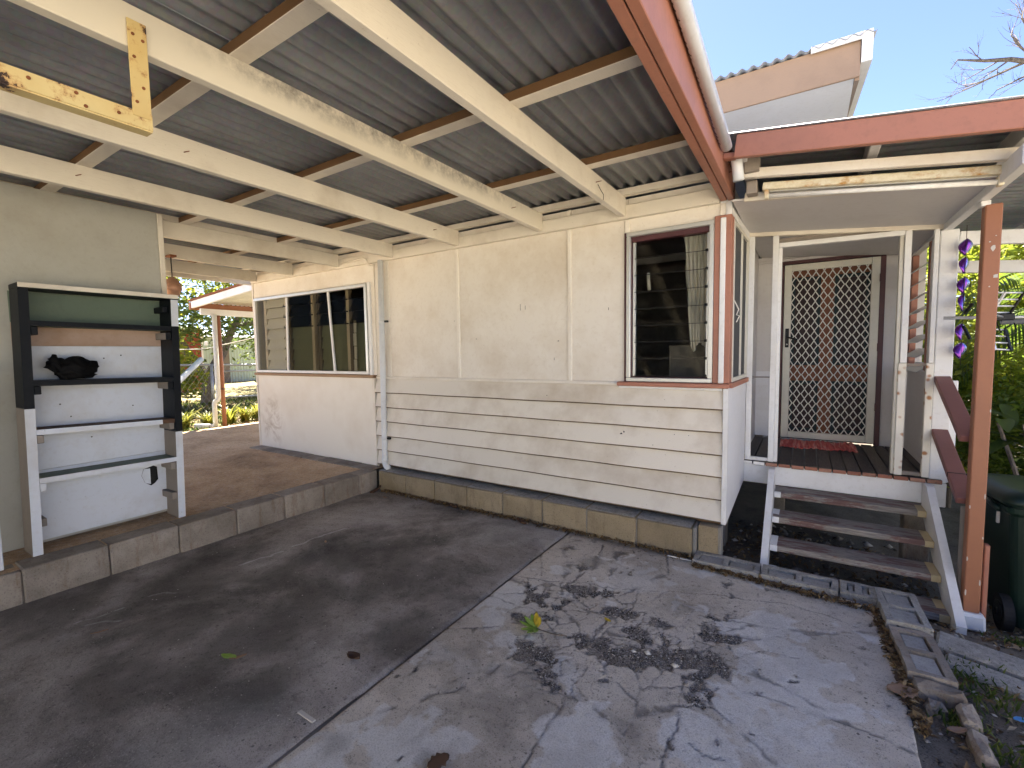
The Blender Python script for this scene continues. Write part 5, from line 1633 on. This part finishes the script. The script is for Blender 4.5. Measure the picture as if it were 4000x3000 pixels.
# copper shade hanging near the partition end
hs = thing('pendant_lamp', (-5.35, 2.06, 2.1), 'dented copper pendant lamp hanging at the end of the partition wall', 'lamp')
HX, HY, HZ = -5.35, 2.075, 2.16
bm = bmesh.new()
prof = [(.012, .10), (.03, .095), (.062, .07), (.088, .02), (.092, -.01), (.084, -.04), (.07, -.05), (.066, -.085), (.060, -.088)]
rings = [[bm.verts.new((HX + .85 * r * math.cos(2 * math.pi * k / 20), HY + .85 * r * math.sin(2 * math.pi * k / 20), HZ + z)) for k in range(20)] for r, z in prof]
for i in range(len(rings) - 1):
    for k in range(20):
        bm.faces.new((rings[i][k], rings[i][(k + 1) % 20], rings[i + 1][(k + 1) % 20], rings[i + 1][k]))
bm.faces.new(rings[0])
bmo('shade', bm, M['copper'], hs, True)
tube('cord', [(HX, HY, HZ + .1), (HX, HY, 2.47)], .006, M['wire'], hs, 6)
box('ceiling_hook', HX - .05, HX + .06, HY - .03, HY + .03, 2.455, 2.475, M['rust'], hs, .004)

# ================================================================ VEGETATION
def leaf_mesh(name, C, S, mat, parent, up=.3, droop=0.0, aspect=.45, kind_tone=None):
    """folded diamond leaves at points C (n,3) with lengths S (n)"""
    n = len(C)
    d = nr.normal(size=(n, 3)); d[:, 2] = d[:, 2] * .6 - droop
    d /= np.linalg.norm(d, axis=1)[:, None]
    a = nr.normal(size=(n, 3)); a[:, 2] += up * 2
    s = np.cross(d, a); s /= (np.linalg.norm(s, axis=1)[:, None] + 1e-9)
    nn = np.cross(s, d)
    L = S[:, None]
    base = C - d * L * .5
    tip = C + d * L * .5 - nn * L * .08
    l_ = C + s * L * aspect * .5 + nn * L * .08
    r_ = C - s * L * aspect * .5 + nn * L * .08
    V = np.stack([base, l_, tip, r_], 1).reshape(-1, 3)
    idx = np.arange(n) * 4
    F = np.stack([idx, idx + 1, idx + 2, idx, idx + 2, idx + 3], 1).reshape(-1, 3)
    me = bpy.data.meshes.new(name)
    me.vertices.add(len(V)); me.vertices.foreach_set('co', V.astype(np.float32).ravel())
    me.loops.add(F.size); me.loops.foreach_set('vertex_index', F.ravel().astype(np.int32))
    me.polygons.add(len(F)); me.polygons.foreach_set('loop_start', np.arange(0, F.size, 3).astype(np.int32))
    me.update(calc_edges=True)
    t = np.clip(nr.normal(.5, .25, n) if kind_tone is None else kind_tone, 0, 1)
    at = me.attributes.new('tone', 'FLOAT', 'POINT')
    at.data.foreach_set('value', np.repeat(t, 4).astype(np.float32))
    return finish(name, me, mat, parent)

def clumps(center, radii, nclump, per, cr, seed_shell=.55):
    c = nr.normal(size=(nclump, 3)); c /= np.linalg.norm(c, axis=1)[:, None]
    c *= (seed_shell + (1 - seed_shell) * nr.random((nclump, 1)))
    c = np.array(center) + c * np.array(radii)
    p = np.repeat(c, per, 0) + nr.normal(size=(nclump * per, 3)) * cr
    tone = np.repeat(np.clip(nr.normal(.5, .22, nclump), 0, 1), per) + nr.normal(0, .13, nclump * per)
    return p, np.clip(tone, 0, 1)

def limb(bm, p, d, L, r, depth, spread=.6, ends=None):
    n = 5
    pts = [Vector(p)]; rr = [r]
    d = Vector(d).normalized()
    for i in range(n):
        d = (d + Vector((rng.uniform(-1, 1), rng.uniform(-1, 1), rng.uniform(-.5, .9))) * .16).normalized()
        pts.append(pts[-1] + d * L / n); rr.append(r * (1 - .55 * (i + 1) / n))
    bm_tube(bm, pts, rr, 6 if r > .02 else 4, True)
    if ends is not None: ends.append(pts[-1])
    if depth > 0:
        for k in range(rng.choice((2, 3, 3))):
            j = rng.randint(2, n)
            dd = (d + Vector((rng.uniform(-1, 1), rng.uniform(-1, 1), rng.uniform(-.7, 1))) * spread).normalized()
            limb(bm, pts[j], dd, L * rng.uniform(.55, .8), rr[j] * .75, depth - 1, spread, ends)

def tree(name, loc, h, radii, label, mat, nclump, per, cr, ls, trunk_r=.12, lean=(0, 0), group=None, forks=3, cat='tree'):
    t = thing(name, loc, label, cat, group)
    bm = bmesh.new()
    x, y, z = loc
    cz = h - radii[2] * .8
    top = Vector((x + lean[0], y + lean[1], cz))
    pts = [Vector((x, y, z - .2)), Vector((x + lean[0] * .3, y + lean[1] * .3, z + (cz - z) * .4)), top]
    bm_tube(bm, pts, [trunk_r, trunk_r * .8, trunk_r * .55], 8)
    for k in range(forks):
        a = 2 * math.pi * k / forks + rng.uniform(-.4, .4)
        limb(bm, pts[1].lerp(top, rng.uniform(.2, 1)), (math.cos(a), math.sin(a), .8), radii[0] * .9, trunk_r * .5, 2)
    bmo('trunk', bm, M['bark'], t)
    C, tone = clumps((top.x, top.y, h - radii[2]), radii, nclump, per, cr)
    C[:, 2] = np.maximum(C[:, 2], z + .1)
    leaf_mesh('crown', C, nr.uniform(ls * .6, ls * 1.25, len(C)), M[mat], t, kind_tone=tone)
    return t

# trees on the left, seen through the gap
t1 = thing('yard_tree', (-14.5, 6.6, .1), 'grey-limbed spreading tree behind the wire fence', 'tree')
bm = bmesh.new()
B = Vector((-14.6, 6.35, 0))
for pts, rr in (([B, B + Vector((0, .05, .8)), B + Vector((-.1, -.35, 1.5)), B + Vector((0, -.75, 2.2)), B + Vector((.1, -1.1, 3.2))], [.2, .17, .13, .11, .08]),
                ([B + Vector((0, .05, .8)), B + Vector((0, .5, 1.6)), B + Vector((.1, .8, 2.4)), B + Vector((0, 1.5, 3.3))], [.18, .13, .11, .07]),
                ([B + Vector((0, -.5, 1.8)), B + Vector((0, -.9, 2.0)), B + Vector((.1, -1.8, 2.6)), B + Vector((0, -2.5, 3.0))], [.1, .09, .07, .05]),
                ([B + Vector((0, .8, 2.4)), B + Vector((.2, 1.6, 2.5)), B + Vector((.3, 2.6, 2.8))], [.08, .07, .04])):
    bm_tube(bm, pts, rr, 8)
    for k in range(3):
        limb(bm, pts[-1], (rng.uniform(-.5, .5), rng.uniform(-1, 1), .5), 1.3, rr[-1] * .8, 2)
bmo('trunk', bm, M['bark'], t1)
C, tone = clumps((-14.6, 6.6, 4.2), (2.6, 3.6, 1.7), 170, 46, .26, .2)
leaf_mesh('crown', C, nr.uniform(.10, .22, len(C)), M['leaf_lime'], t1, kind_tone=tone)
C, tone = clumps((-14.0, 6.0, 2.4), (1.2, 2.6, .7), 46, 34, .22, .2)
leaf_mesh('low_crown', C, nr.uniform(.10, .2, len(C)), M['leaf_dark'], t1, kind_tone=tone)
tree('shrub', (-13.6, 5.0, .1), 1.9, (.7, .8, .9), 'bright leafy shrub left of the leaning pipe', 'leaf_lime', 60, 40, .15, .14, .05, cat='shrub')
tree('yard_tree', (-16.5, 10.4, .1), 4.6, (1.8, 2.2, 1.8), 'dark bushy tree behind the awning post', 'leaf_dark', 120, 44, .26, .2, .12)
tree('yard_tree', (-20.5, 13.5, .1), 6.2, (2.6, 2.6, 2.4), 'tall shady tree far behind the patio awning', 'leaf_dark', 150, 40, .34, .26, .16)
tree('yard_tree', (-22, 5.4, .1), 6.5, (2.8, 2.6, 2.3), 'high leafy tree above the red shed', 'leaf_lime', 150, 40, .36, .26, .16)
tree('shrub', (-14.2, 9.0, .1), 1.6, (.9, 1.0, .8), 'low dark shrub at the far fence gate', 'leaf_dark', 60, 40, .16, .14, .05, cat='shrub')
tree('added_shade_tree', (-12.2, 1.6, .1), 6.6, (1.5, 2.4, .8), 'unseen tree added left of the yard to shade the raised slab', 'leaf_dark', 210, 60, .28, .26, .22, lean=(2.8, 4.0))  # out-of-view crown, placed and shaped to keep sun off the raised slab
# strappy plants along the slab end
def strappy(name, loc, n, h, label, mat='leaf_yellow', wd=.022, spread=.35, group=None):
    t = thing(name, loc, label, 'plant', group)
    V = []; F = []; T = []
    for i in range(n):
        a = rng.uniform(0, 2 * math.pi); l = h * rng.uniform(.6, 1.1); sp = spread * rng.uniform(.3, 1.2)
        bx_ = loc[0] + rng.uniform(-.06, .06); by_ = loc[1] + rng.uniform(-.06, .06)
        tn = min(1, max(0, rng.gauss(.5, .25)))
        b0 = len(V)
        for k in range(5):
            s = k / 4
            px = bx_ + math.cos(a) * sp * s ** 1.6; py = by_ + math.sin(a) * sp * s ** 1.6
            pz = loc[2] + l * (s - .28 * s ** 3)
            w_ = wd * (1 - s) ** .6 + .002
            V += [(px - math.sin(a) * w_, py + math.cos(a) * w_, pz), (px + math.sin(a) * w_, py - math.cos(a) * w_, pz)]
            T += [tn, tn]
        for k in range(4): F.append((b0 + 2 * k, b0 + 2 * k + 1, b0 + 2 * k + 3, b0 + 2 * k + 2))
    me = bpy.data.meshes.new('leaves'); me.from_pydata(V, [], F); me.update()
    at = me.attributes.new('tone', 'FLOAT', 'POINT'); at.data.foreach_set('value', T)
    finish('leaves', me, M[mat], t)
    return t
labs = ['yellow-green strappy plant against the shelf side of the yard edge', 'yellow strappy plant left of the pipe offcut', 'strappy plant tuft at the foot of the cream downpipe', 'bushy strappy plant right of the awning post', 'strappy plant between the awning post and the wall end', 'small strappy tuft beside the wall end']
for (x, y, h), lb in zip(((-9.7, 3.55, .42), (-9.75, 3.85, .5), (-9.9, 4.30, .40), (-9.8, 4.66, .5), (-9.8, 4.95, .46), (-10.0, 5.3, .45)), labs):
    strappy('strappy_plant', (x, y, .10), 46, h, lb, group='strappy plants along the yard edge')
# leaf litter and grass over the yard
C = np.stack([nr.uniform(-16, -8.9, 3600), nr.uniform(3.0, 9, 3600), np.zeros(3600)], 1)
C[:, 2] = ground_h(C[:, 0], C[:, 1]) + .02
lt_ = leaf_mesh('yard_leaf_litter', C, nr.uniform(.06, .14, 3600), M['litter'], None, up=2.5)
tag(lt_, 'dry fallen leaves scattered over the sunny back yard', 'leaf litter', kind='stuff')
n = 5200
C = np.stack([nr.uniform(-15, -9.0, n), nr.uniform(3.0, 8, n), np.zeros(n)], 1)
keep = fbm(C[:, 0] * .8, C[:, 1] * .8, 3) > .46
C = C[keep]; C[:, 2] = ground_h(C[:, 0], C[:, 1]) + .04
gl_ = leaf_mesh('yard_grass', C, nr.uniform(.08, .16, len(C)), M['leaf_dark'], None, up=0, droop=-1.5, aspect=.12)
tag(gl_, 'patchy green lawn grass in the back yard', 'grass', kind='stuff')

# right-hand garden
tree('garden_tree', (3.2, 8.4, -.1), 4.2, (1.9, 1.8, 1.9), 'sunlit lime-green tree directly behind the antenna', 'leaf_lime', 230, 60, .17, .105, .10)
tree('garden_tree', (2.05, 9.6, -.1), 3.9, (1.2, 1.3, 1.5), 'leafy tree behind the hanging spinner', 'leaf_lime', 150, 60, .16, .10, .08)
tree('garden_tree', (5.4, 9.5, -.1), 4.4, (2.0, 2.0, 2.0), 'tall leafy tree at the right edge of the garden', 'leaf_lime', 190, 50, .24, .14, .14)
tree('garden_tree', (3.6, 12.5, -.1), 4.3, (2.6, 1.6, 2.1), 'dense dark hedge tree closing the right side view', 'leaf_dark', 190, 50, .3, .18, .14)
tree('fern_shrub', (1.75, 5.6, -.25), 1.15, (.55, .6, .55), 'feathery green shrub behind the wheelie bin', 'leaf_palm', 110, 60, .10, .06, .03, cat='shrub')
tree('fern_shrub', (1.35, 6.6, -.25), 1.5, (.55, .7, .7), 'leafy shrub beside the porch corner post', 'leaf_lime', 90, 50, .13, .09, .03, cat='shrub')
tree('fern_shrub', (2.6, 5.6, -.25), 1.7, (.7, .6, .8), 'leafy garden shrub at the right frame edge', 'leaf_palm', 100, 55, .13, .09, .03, cat='shrub')

def palm(name, base, crown, nf, L, label, seed=3, mat='leaf_palm', az=None):
    t = thing(name, base, label, 'palm')
    r2 = random.Random(seed)
    bm = bmesh.new()
    bm_tube(bm, [base, Vector(base).lerp(Vector(crown), .5), crown], [.09, .07, .06], 8)
    bmo('trunk', bm, M['bark'], t)
    for f in range(nf):
        a = (az[f] if az else 2 * math.pi * f / nf + r2.uniform(-.25, .25))
        rise = r2.uniform(.5, 1.1)
        pts = []
        for k in range(9):
            s = k / 8
            pts.append(Vector(crown) + Vector((math.cos(a) * L * s * .85, math.sin(a) * L * s * .85, L * (rise * s - 1.05 * s * s))))
        bm = bmesh.new()
        bm_tube(bm, pts, [.014 * (1 - .8 * k / 8) for k in range(9)], 5)
        V = []; F = []
        side = Vector((-math.sin(a), math.cos(a), 0))
        for k in range(44):
            s = .12 + .86 * k / 43
            i = min(7, int(s * 8)); p = pts[i].lerp(pts[i + 1], s * 8 - i)
            fw_ = (pts[i + 1] - pts[i]).normalized()
            ll = L * .30 * math.sin(math.pi * (.15 + .8 * s)) + .03
            for sd_ in (-1, 1):
                d = (side * sd_ * .8 + fw_ * .55 + Vector((0, 0, -.25 + r2.uniform(-.12, .12)))).normalized()
                w_ = .013
                q = p + d * ll * .5 + Vector((0, 0, .02)); e = p + d * ll + Vector((0, 0, -.10 * ll))
                vs_ = [bm.verts.new(v) for v in (p, q + fw_ * w_, e, q - fw_ * w_)]
                bm.faces.new(vs_)
        me = bpy.data.meshes.new('frond'); bm.to_mesh(me); bm.free()
        tn = min(1, max(0, r2.gauss(.5, .2)))
        at = me.attributes.new('tone', 'FLOAT', 'POINT'); at.data.foreach_set('value', [tn] * len(me.vertices))
        finish('frond', me, M[mat], t)
    return t
palm('palm', (2.6, 6.6, -.2), (2.35, 6.4, 1.75), 13, 1.5, 'green palm with arching fronds behind the antenna')
palm('palm', (1.5, 7.6, -.2), (1.5, 7.5, 1.0), 11, 1.1, 'small palm low behind the handrail', 9)
# broad dark leaves of a frangipani-like plant
fp = thing('broad_leaf_plant', (1.55, 5.0, -.25), 'plant with broad dark leaves between the post and the bin', 'plant')
bm = bmesh.new()
for k in range(5):
    bm_tube(bm, [(1.50 + .05 * k, 5.0, -.3), (1.45 + .07 * k, 5.0 + .04 * k, .3), (1.30 + .14 * k, 5.05, .85)], [.022, .018, .012], 6)
bmo('stem', bm, M['bark'], fp)
for k in range(22):
    a = rng.uniform(0, 6.28); e = rng.uniform(-.2, 1.0)
    p = Vector((1.30 + .14 * (k % 5) + rng.uniform(-.04, .04), 5.05 + rng.uniform(-.1, .1), .70 + rng.uniform(0, .25)))
    d = Vector((math.cos(a) * math.cos(e), math.sin(a) * math.cos(e), math.sin(e)))
    s = d.cross(Vector((0, 0, 1))).normalized(); u = s.cross(d)
    L = rng.uniform(.24, .38); V = []; F = []
    for j in range(7):
        t = j / 6; w_ = .05 * math.sin(math.pi * min(1, t * .93 + .05)) ** .7
        c_ = p + d * L * t - Vector((0, 0, .10 * t * t))
        V += [c_ - s * w_ + u * w_ * .3, c_, c_ + s * w_ + u * w_ * .3]
    for j in range(6):
        F += [(3 * j, 3 * j + 1, 3 * j + 4, 3 * j + 3), (3 * j + 1, 3 * j + 2, 3 * j + 5, 3 * j + 4)]
    me = bpy.data.meshes.new('leaf'); me.from_pydata(V, [], F); me.update()
    at = me.attributes.new('tone', 'FLOAT', 'POINT'); at.data.foreach_set('value', [rng.uniform(0, .45)] * len(V))
    finish('leaf', me, M['leaf_dark'], fp, True)
# bare tree reaching into the sky
bt = thing('bare_tree', (6.2, 11.0, -.1), 'leafless grey branches reaching into the sky at the right edge', 'tree')
bm = bmesh.new()
rng2 = rng.getstate(); rng.seed(23)
bm_tube(bm, [(6.2, 11, -.3), (6.0, 11, 3), (4.9, 11, 5.2), (3.4, 11, 5.85)], [.22, .16, .09, .05], 8)
main = [(3.4, 11, 5.85), (3.0, 11, 5.98), (2.72, 11, 6.12), (2.42, 11, 6.2), (2.08, 11, 6.33), (2.0, 11, 6.2)]
bm_tube(bm, main, [.05, .042, .034, .024, .013, .006], 6)
for p, d, L, r_ in (((3.0, 11, 5.98), (-.5, 0, .8), .6, .02), ((2.9, 11, 6.02), (-1, .2, -.25), .75, .022), ((2.72, 11, 6.12), (-.8, -.1, -.6), .5, .014), ((2.42, 11, 6.2), (-.6, .1, .4), .35, .010), ((3.1, 11, 5.95), (-.4, .2, .9), .8, .024), ((2.6, 11, 6.15), (-.8, 0, -.4), .5, .012), ((3.2, 11, 5.9), (-.7, 0, -.3), .7, .02)):
    limb(bm, p, d, L, r_, 3, .8)
bmo('branches', bm, M['bark'], bt)
rng.setstate(rng2)

# ================================================================ SMALL THINGS ON THE GROUND
# gravel where the concrete has broken up
P = []
while len(P) < 5200:
    x, y, r_ = GR[rng.randrange(len(GR))]
    a = rng.uniform(0, 6.283); d = abs(rng.gauss(0, r_ * .85))
    P.append((x + d * math.cos(a), y + d * math.sin(a), rng.choice((.0016, .002, .0024, .003, .004, .0055))))
for x, y, s in ((-.60, 2.12, .02), (-.665, 2.10, .013), (-.47, 2.10, .017), (-.55, 2.16, .012), (-.86, 2.02, .016), (-.72, 2.19, .014), (-.4, 2.0, .014)):
    P.append((x, y, s))
def pebble_mesh(name, P, mat, z0=lambda x, y: 0.0):
    base = np.array([(1, 0, 0), (-1, 0, 0), (0, 1, 0), (0, -1, 0), (0, 0, 1), (0, 0, -1)], float)
    tri = np.array([(0, 2, 4), (2, 1, 4), (1, 3, 4), (3, 0, 4), (2, 0, 5), (1, 2, 5), (3, 1, 5), (0, 3, 5)])
    P = np.array(P)
    n = len(P)
    sc_ = nr.uniform(.65, 1.35, (n, 6, 1)) * P[:, None, 2:3]
    V = base[None] * sc_
    V[..., 2] *= .6
    an_ = nr.uniform(0, 6.28, n); c_, s_ = np.cos(an_)[:, None], np.sin(an_)[:, None]
    Vx = V[..., 0] * c_ - V[..., 1] * s_; Vy = V[..., 0] * s_ + V[..., 1] * c_
    zz = z0(P[:, 0], P[:, 1])
    V = np.stack([Vx + P[:, 0:1], Vy + P[:, 1:2], V[..., 2] + (zz + P[:, 2] * .15)[:, None] if not np.isscalar(zz) else V[..., 2] + (P[:, 2:3] * .15 + zz)], -1).reshape(-1, 3)
    F = (tri[None] + (np.arange(n) * 6)[:, None, None]).reshape(-1, 3)
    me = bpy.data.meshes.new(name)
    me.vertices.add(len(V)); me.vertices.foreach_set('co', V.astype(np.float32).ravel())
    me.loops.add(F.size); me.loops.foreach_set('vertex_index', F.ravel().astype(np.int32))
    me.polygons.add(len(F)); me.polygons.foreach_set('loop_start', np.arange(0, F.size, 3).astype(np.int32))
    me.update(calc_edges=True)
    at = me.attributes.new('tone', 'FLOAT', 'POINT'); at.data.foreach_set('value', np.repeat(nr.random(n), 6).astype(np.float32))
    return finish(name, me, mat)
def mk():
    k = MB('mixed_gravel')
    at = k.n('ShaderNodeAttribute'); at.attribute_name = 'tone'
    return k.done(k.ramp(at.outputs['Fac'], [(0, (.035, .028, .022)), (.4, (.14, .115, .092)), (.75, (.30, .265, .225)), (1, (.58, .55, .50))]), .85)
M['gravel'] = mk()
tag(pebble_mesh('gravel', P, M['gravel'], lambda x, y: np.full(x.shape, -.004)), 'loose gravel where the grey slab has broken up', 'gravel', kind='stuff')
P2 = []
for i in range(420):
    P2.append((rng.uniform(-3.7, .35), rng.uniform(.7, 3.2), rng.choice((.002, .003, .003, .0045))))
tag(pebble_mesh('slab_grit', P2, M['pale_bit'], lambda x, y: np.full(x.shape, .004)), 'scattered pale grit over both slabs', 'grit', kind='stuff')
P3 = [(rng.uniform(.42, 1.9), rng.uniform(1.2, 3.9), rng.choice((.004, .006, .009, .013))) for i in range(2600)]
tag(pebble_mesh('dirt_pebbles', P3, M['gravel'], lambda x, y: ground_h(x, y)), 'small stones in the dirt beside the slab', 'stones', kind='stuff')

def litter(name, pts, label, smin=.02, smax=.05):
    C = np.array(pts)
    o = leaf_mesh(name, C, nr.uniform(smin, smax, len(C)), M['litter'], None, up=2.2, aspect=.38)
    return tag(o, label, 'leaf litter', kind='stuff')
pts = []
for i in range(1800):
    t = rng.random() ** 1.0
    x = -3.75 + t * 3.15
    dens = .35 + .65 * (vnoise(np.array([x * 3.1]), np.array([2.2]))[0])
    if rng.random() > dens: continue
    pts.append((x, 3.30 - abs(rng.gauss(0, .028)) - .005, .010 + abs(rng.gauss(0, .006))))
litter('wall_leaf_litter', pts, 'narrow band of dry leaves along the foot of the block wall', .02, .05)
pts = []
for i in range(1500):
    if rng.random() < .45:
        t = rng.random(); x = -.60 + t * .95; y = 3.175 - t * .06 + rng.gauss(0, .014); z = .006
    else:
        t = rng.random(); x = .365 + .055 * t + rng.gauss(0, .014); y = 3.14 - t * .95; z = -.004
    pts.append((x, y, z + abs(rng.gauss(0, .009))))
litter('kerb_leaf_litter', pts, 'brown leaf litter packed between the grey slab and the block border', .016, .05)
pts = []
for i in range(1500):
    x, y = rng.uniform(.5, 2.0), rng.uniform(1.3, 4.2)
    pts.append((x, y, float(ground_h(np.array([x]), np.array([y]))[0]) + .012))
for i in range(900):
    x, y = rng.uniform(-.5, .8), rng.uniform(3.42, 4.6)
    pts.append((x, y, float(ground_h(np.array([x]), np.array([y]))[0]) + .012))
litter('dirt_leaf_litter', pts, 'dry leaves over the dirt under and beside the steps', .02, .06)
P4 = [(rng.uniform(-.55, .8), rng.uniform(3.5, 4.8), rng.choice((.008, .014, .022, .035))) for i in range(160)]
tag(pebble_mesh('rubble', P4, M['gravel'], lambda x, y: ground_h(x, y)), 'stony rubble in the dark under the steps', 'rubble', kind='stuff')
C = []
for i in range(420):
    cx, cy, rr_ = rng.choice(((.66, 2.80, .06), (.70, 2.60, .07), (.67, 2.25, .05), (.56, 2.40, .05), (1.05, 3.40, .08)))
    x, y = cx + rng.gauss(0, rr_), cy + rng.gauss(0, rr_)
    C.append((x, y, float(ground_h(np.array([x]), np.array([y]))[0]) + .02))
gw = leaf_mesh('weeds', np.array(C), nr.uniform(.03, .075, len(C)), M['leaf_dark'], None, up=0, droop=-1.6, aspect=.13)
tag(gw, 'sparse tufts of green weeds in the dirt by the border', 'weeds', kind='stuff')

def leaf(name, x, y, z, L, W, rot, mat, label, curl=.25, parent=None, tilt=0.0, lobes=0):
    bm = bmesh.new(); n = 9; rows = []
    c_, s_ = math.cos(rot), math.sin(rot)
    for i in range(n):
        t = i / (n - 1)
        w_ = W * math.sin(math.pi * (t * .94 + .03)) ** .75 * (1 + lobes * .25 * math.sin(t * 22))
        row = []
        for s in (-1, -.5, 0, .5, 1):
            lx = (t - .5) * L; ly = s * w_ * .5
            lz = curl * abs(s) * W * .5 + curl * .35 * L * (t - .5) ** 2 * 2 + tilt * lx
            row.append(bm.verts.new((x + lx * c_ - ly * s_, y + lx * s_ + ly * c_, z + .003 + lz + rng.uniform(-.001, .001))))
        rows.append(row)
    for i in range(n - 1):
        for s in range(4):
            bm.faces.new((rows[i][s], rows[i][s + 1], rows[i + 1][s + 1], rows[i + 1][s]))
    o = bmo(name, bm, M[mat], parent, True)
    if label: tag(o, label, 'leaf')
    md = o.modifiers.new('thickness', 'SOLIDIFY'); md.thickness = .0012
    return o
leaf('fallen_leaf', .385, 2.42, .002, .11, .085, R(20), 'dry_leaf', 'large pale dry leaf at the right edge of the grey slab', .2, lobes=.6)
leaf('fallen_leaf', -2.31, 1.03, .004, .085, .035, R(200), 'green_leaf', 'green fallen leaf on the dark oily slab', .35)
leaf('fallen_leaf', -2.265, 1.05, .004, .075, .022, R(60), 'dry_leaf', 'curled tan leaf touching the green leaf on the dark slab', .5)
leaf('fallen_leaf', -1.78, 1.34, .004, .075, .05, R(10), 'brown_leaf', 'crumpled brown leaf near the joint on the dark slab', .7)
leaf('fallen_leaf', -.86, 2.27, .002, .045, .02, R(-20), 'yellow_leaf', 'small yellow leaf beside the gravel patch', .3)
leaf('fallen_leaf', -1.065, 1.14, .002, .085, .06, R(70), 'brown_leaf', 'dark brown leaf at the bottom edge of the grey slab', .05, lobes=.8)
leaf('fallen_leaf', -3.12, .77, .006, .075, .012, R(65), 'dry_leaf', 'thin yellow-brown leaf blade on the dark slab near the step', .2)
leaf('fallen_leaf', .53, 2.30, -.02, .07, .035, R(30), 'dry_leaf', 'curled pale leaf on the broken end of the border', .5)
leaf('fallen_leaf', .60, 2.18, -.03, .09, .035, R(-60), 'dry_leaf', 'tan leaf on the dirt below the broken border', .3)
leaf('fallen_leaf', -1.98, 3.22, .004, .13, .05, R(-25), 'brown_leaf', 'large brown curled leaf at the foot of the block wall', .8)
leaf('fallen_leaf', -2.75, 3.24, .004, .12, .05, R(-15), 'brown_leaf', 'brown leaf lying halfway along the block wall', .7)
leaf('fallen_leaf', -3.78, 3.20, .006, .12, .06, R(60), 'brown_leaf', 'dark leaf leaning in the corner where step meets block wall', .8, tilt=.5)
leaf('fallen_leaf', -3.55, 3.12, .005, .06, .022, R(5), 'dry_leaf', 'pale leaf on the dark slab near the inner corner', .3)
leaf('fallen_leaf', -3.10, 2.12, .006, .05, .018, R(-30), 'dry_leaf', 'small tan leaf on the dark slab below the step', .3)
ck = box('wood_chip', -1.70, -1.60, 1.000, 1.018, .008, .014, M['pale_bit'], None, .002)
tag(ck, 'bleached sliver of timber on the dark slab near the joint', 'wood chip')
wg = box('white_strip', -.78, -.62, 3.228, 3.238, .004, .010, M['pvc'], None, .001)
tag(wg, 'thin white plastic strip at the foot of the last block', 'strip')
# fallen sprig
sg = thing('fallen_sprig', (-1.1, 2.0, .0), 'fallen sprig of green and yellow leaves on the cracked slab', 'sprig')
tube('stem', [(-.985, 2.025, .008), (-1.06, 2.0, .012), (-1.14, 1.985, .02)], [.003, .0035, .003], M['bark'], sg, 6)
for k, (a, L, mt_, tl) in enumerate(((200, .09, 'green_leaf', .25), (230, .085, 'green_leaf', .1), (165, .09, 'green_leaf', .2), (140, .08, 'green_leaf', .35), (260, .075, 'green_leaf', .1), (120, .085, 'yellow_leaf', .4), (185, .07, 'green_leaf', .6), (100, .055, 'yellow_leaf', .5), (290, .06, 'green_leaf', .2))):
    r_ = R(a)
    leaf('leaf', -1.14 + math.cos(r_) * L * .5, 1.985 + math.sin(r_) * L * .5, .016 + abs(tl) * L * .5, L, .03, r_, mt_, None, .3, sg, tl)
bl_ = leaf('plastic_scrap', .76, 2.52, -.03, .05, .03, R(30), 'blue' if 'blue' in M else 'pvc', 'pale blue plastic scrap on the dirt at the right edge', .3)
bl_['category'] = 'plastic scrap'
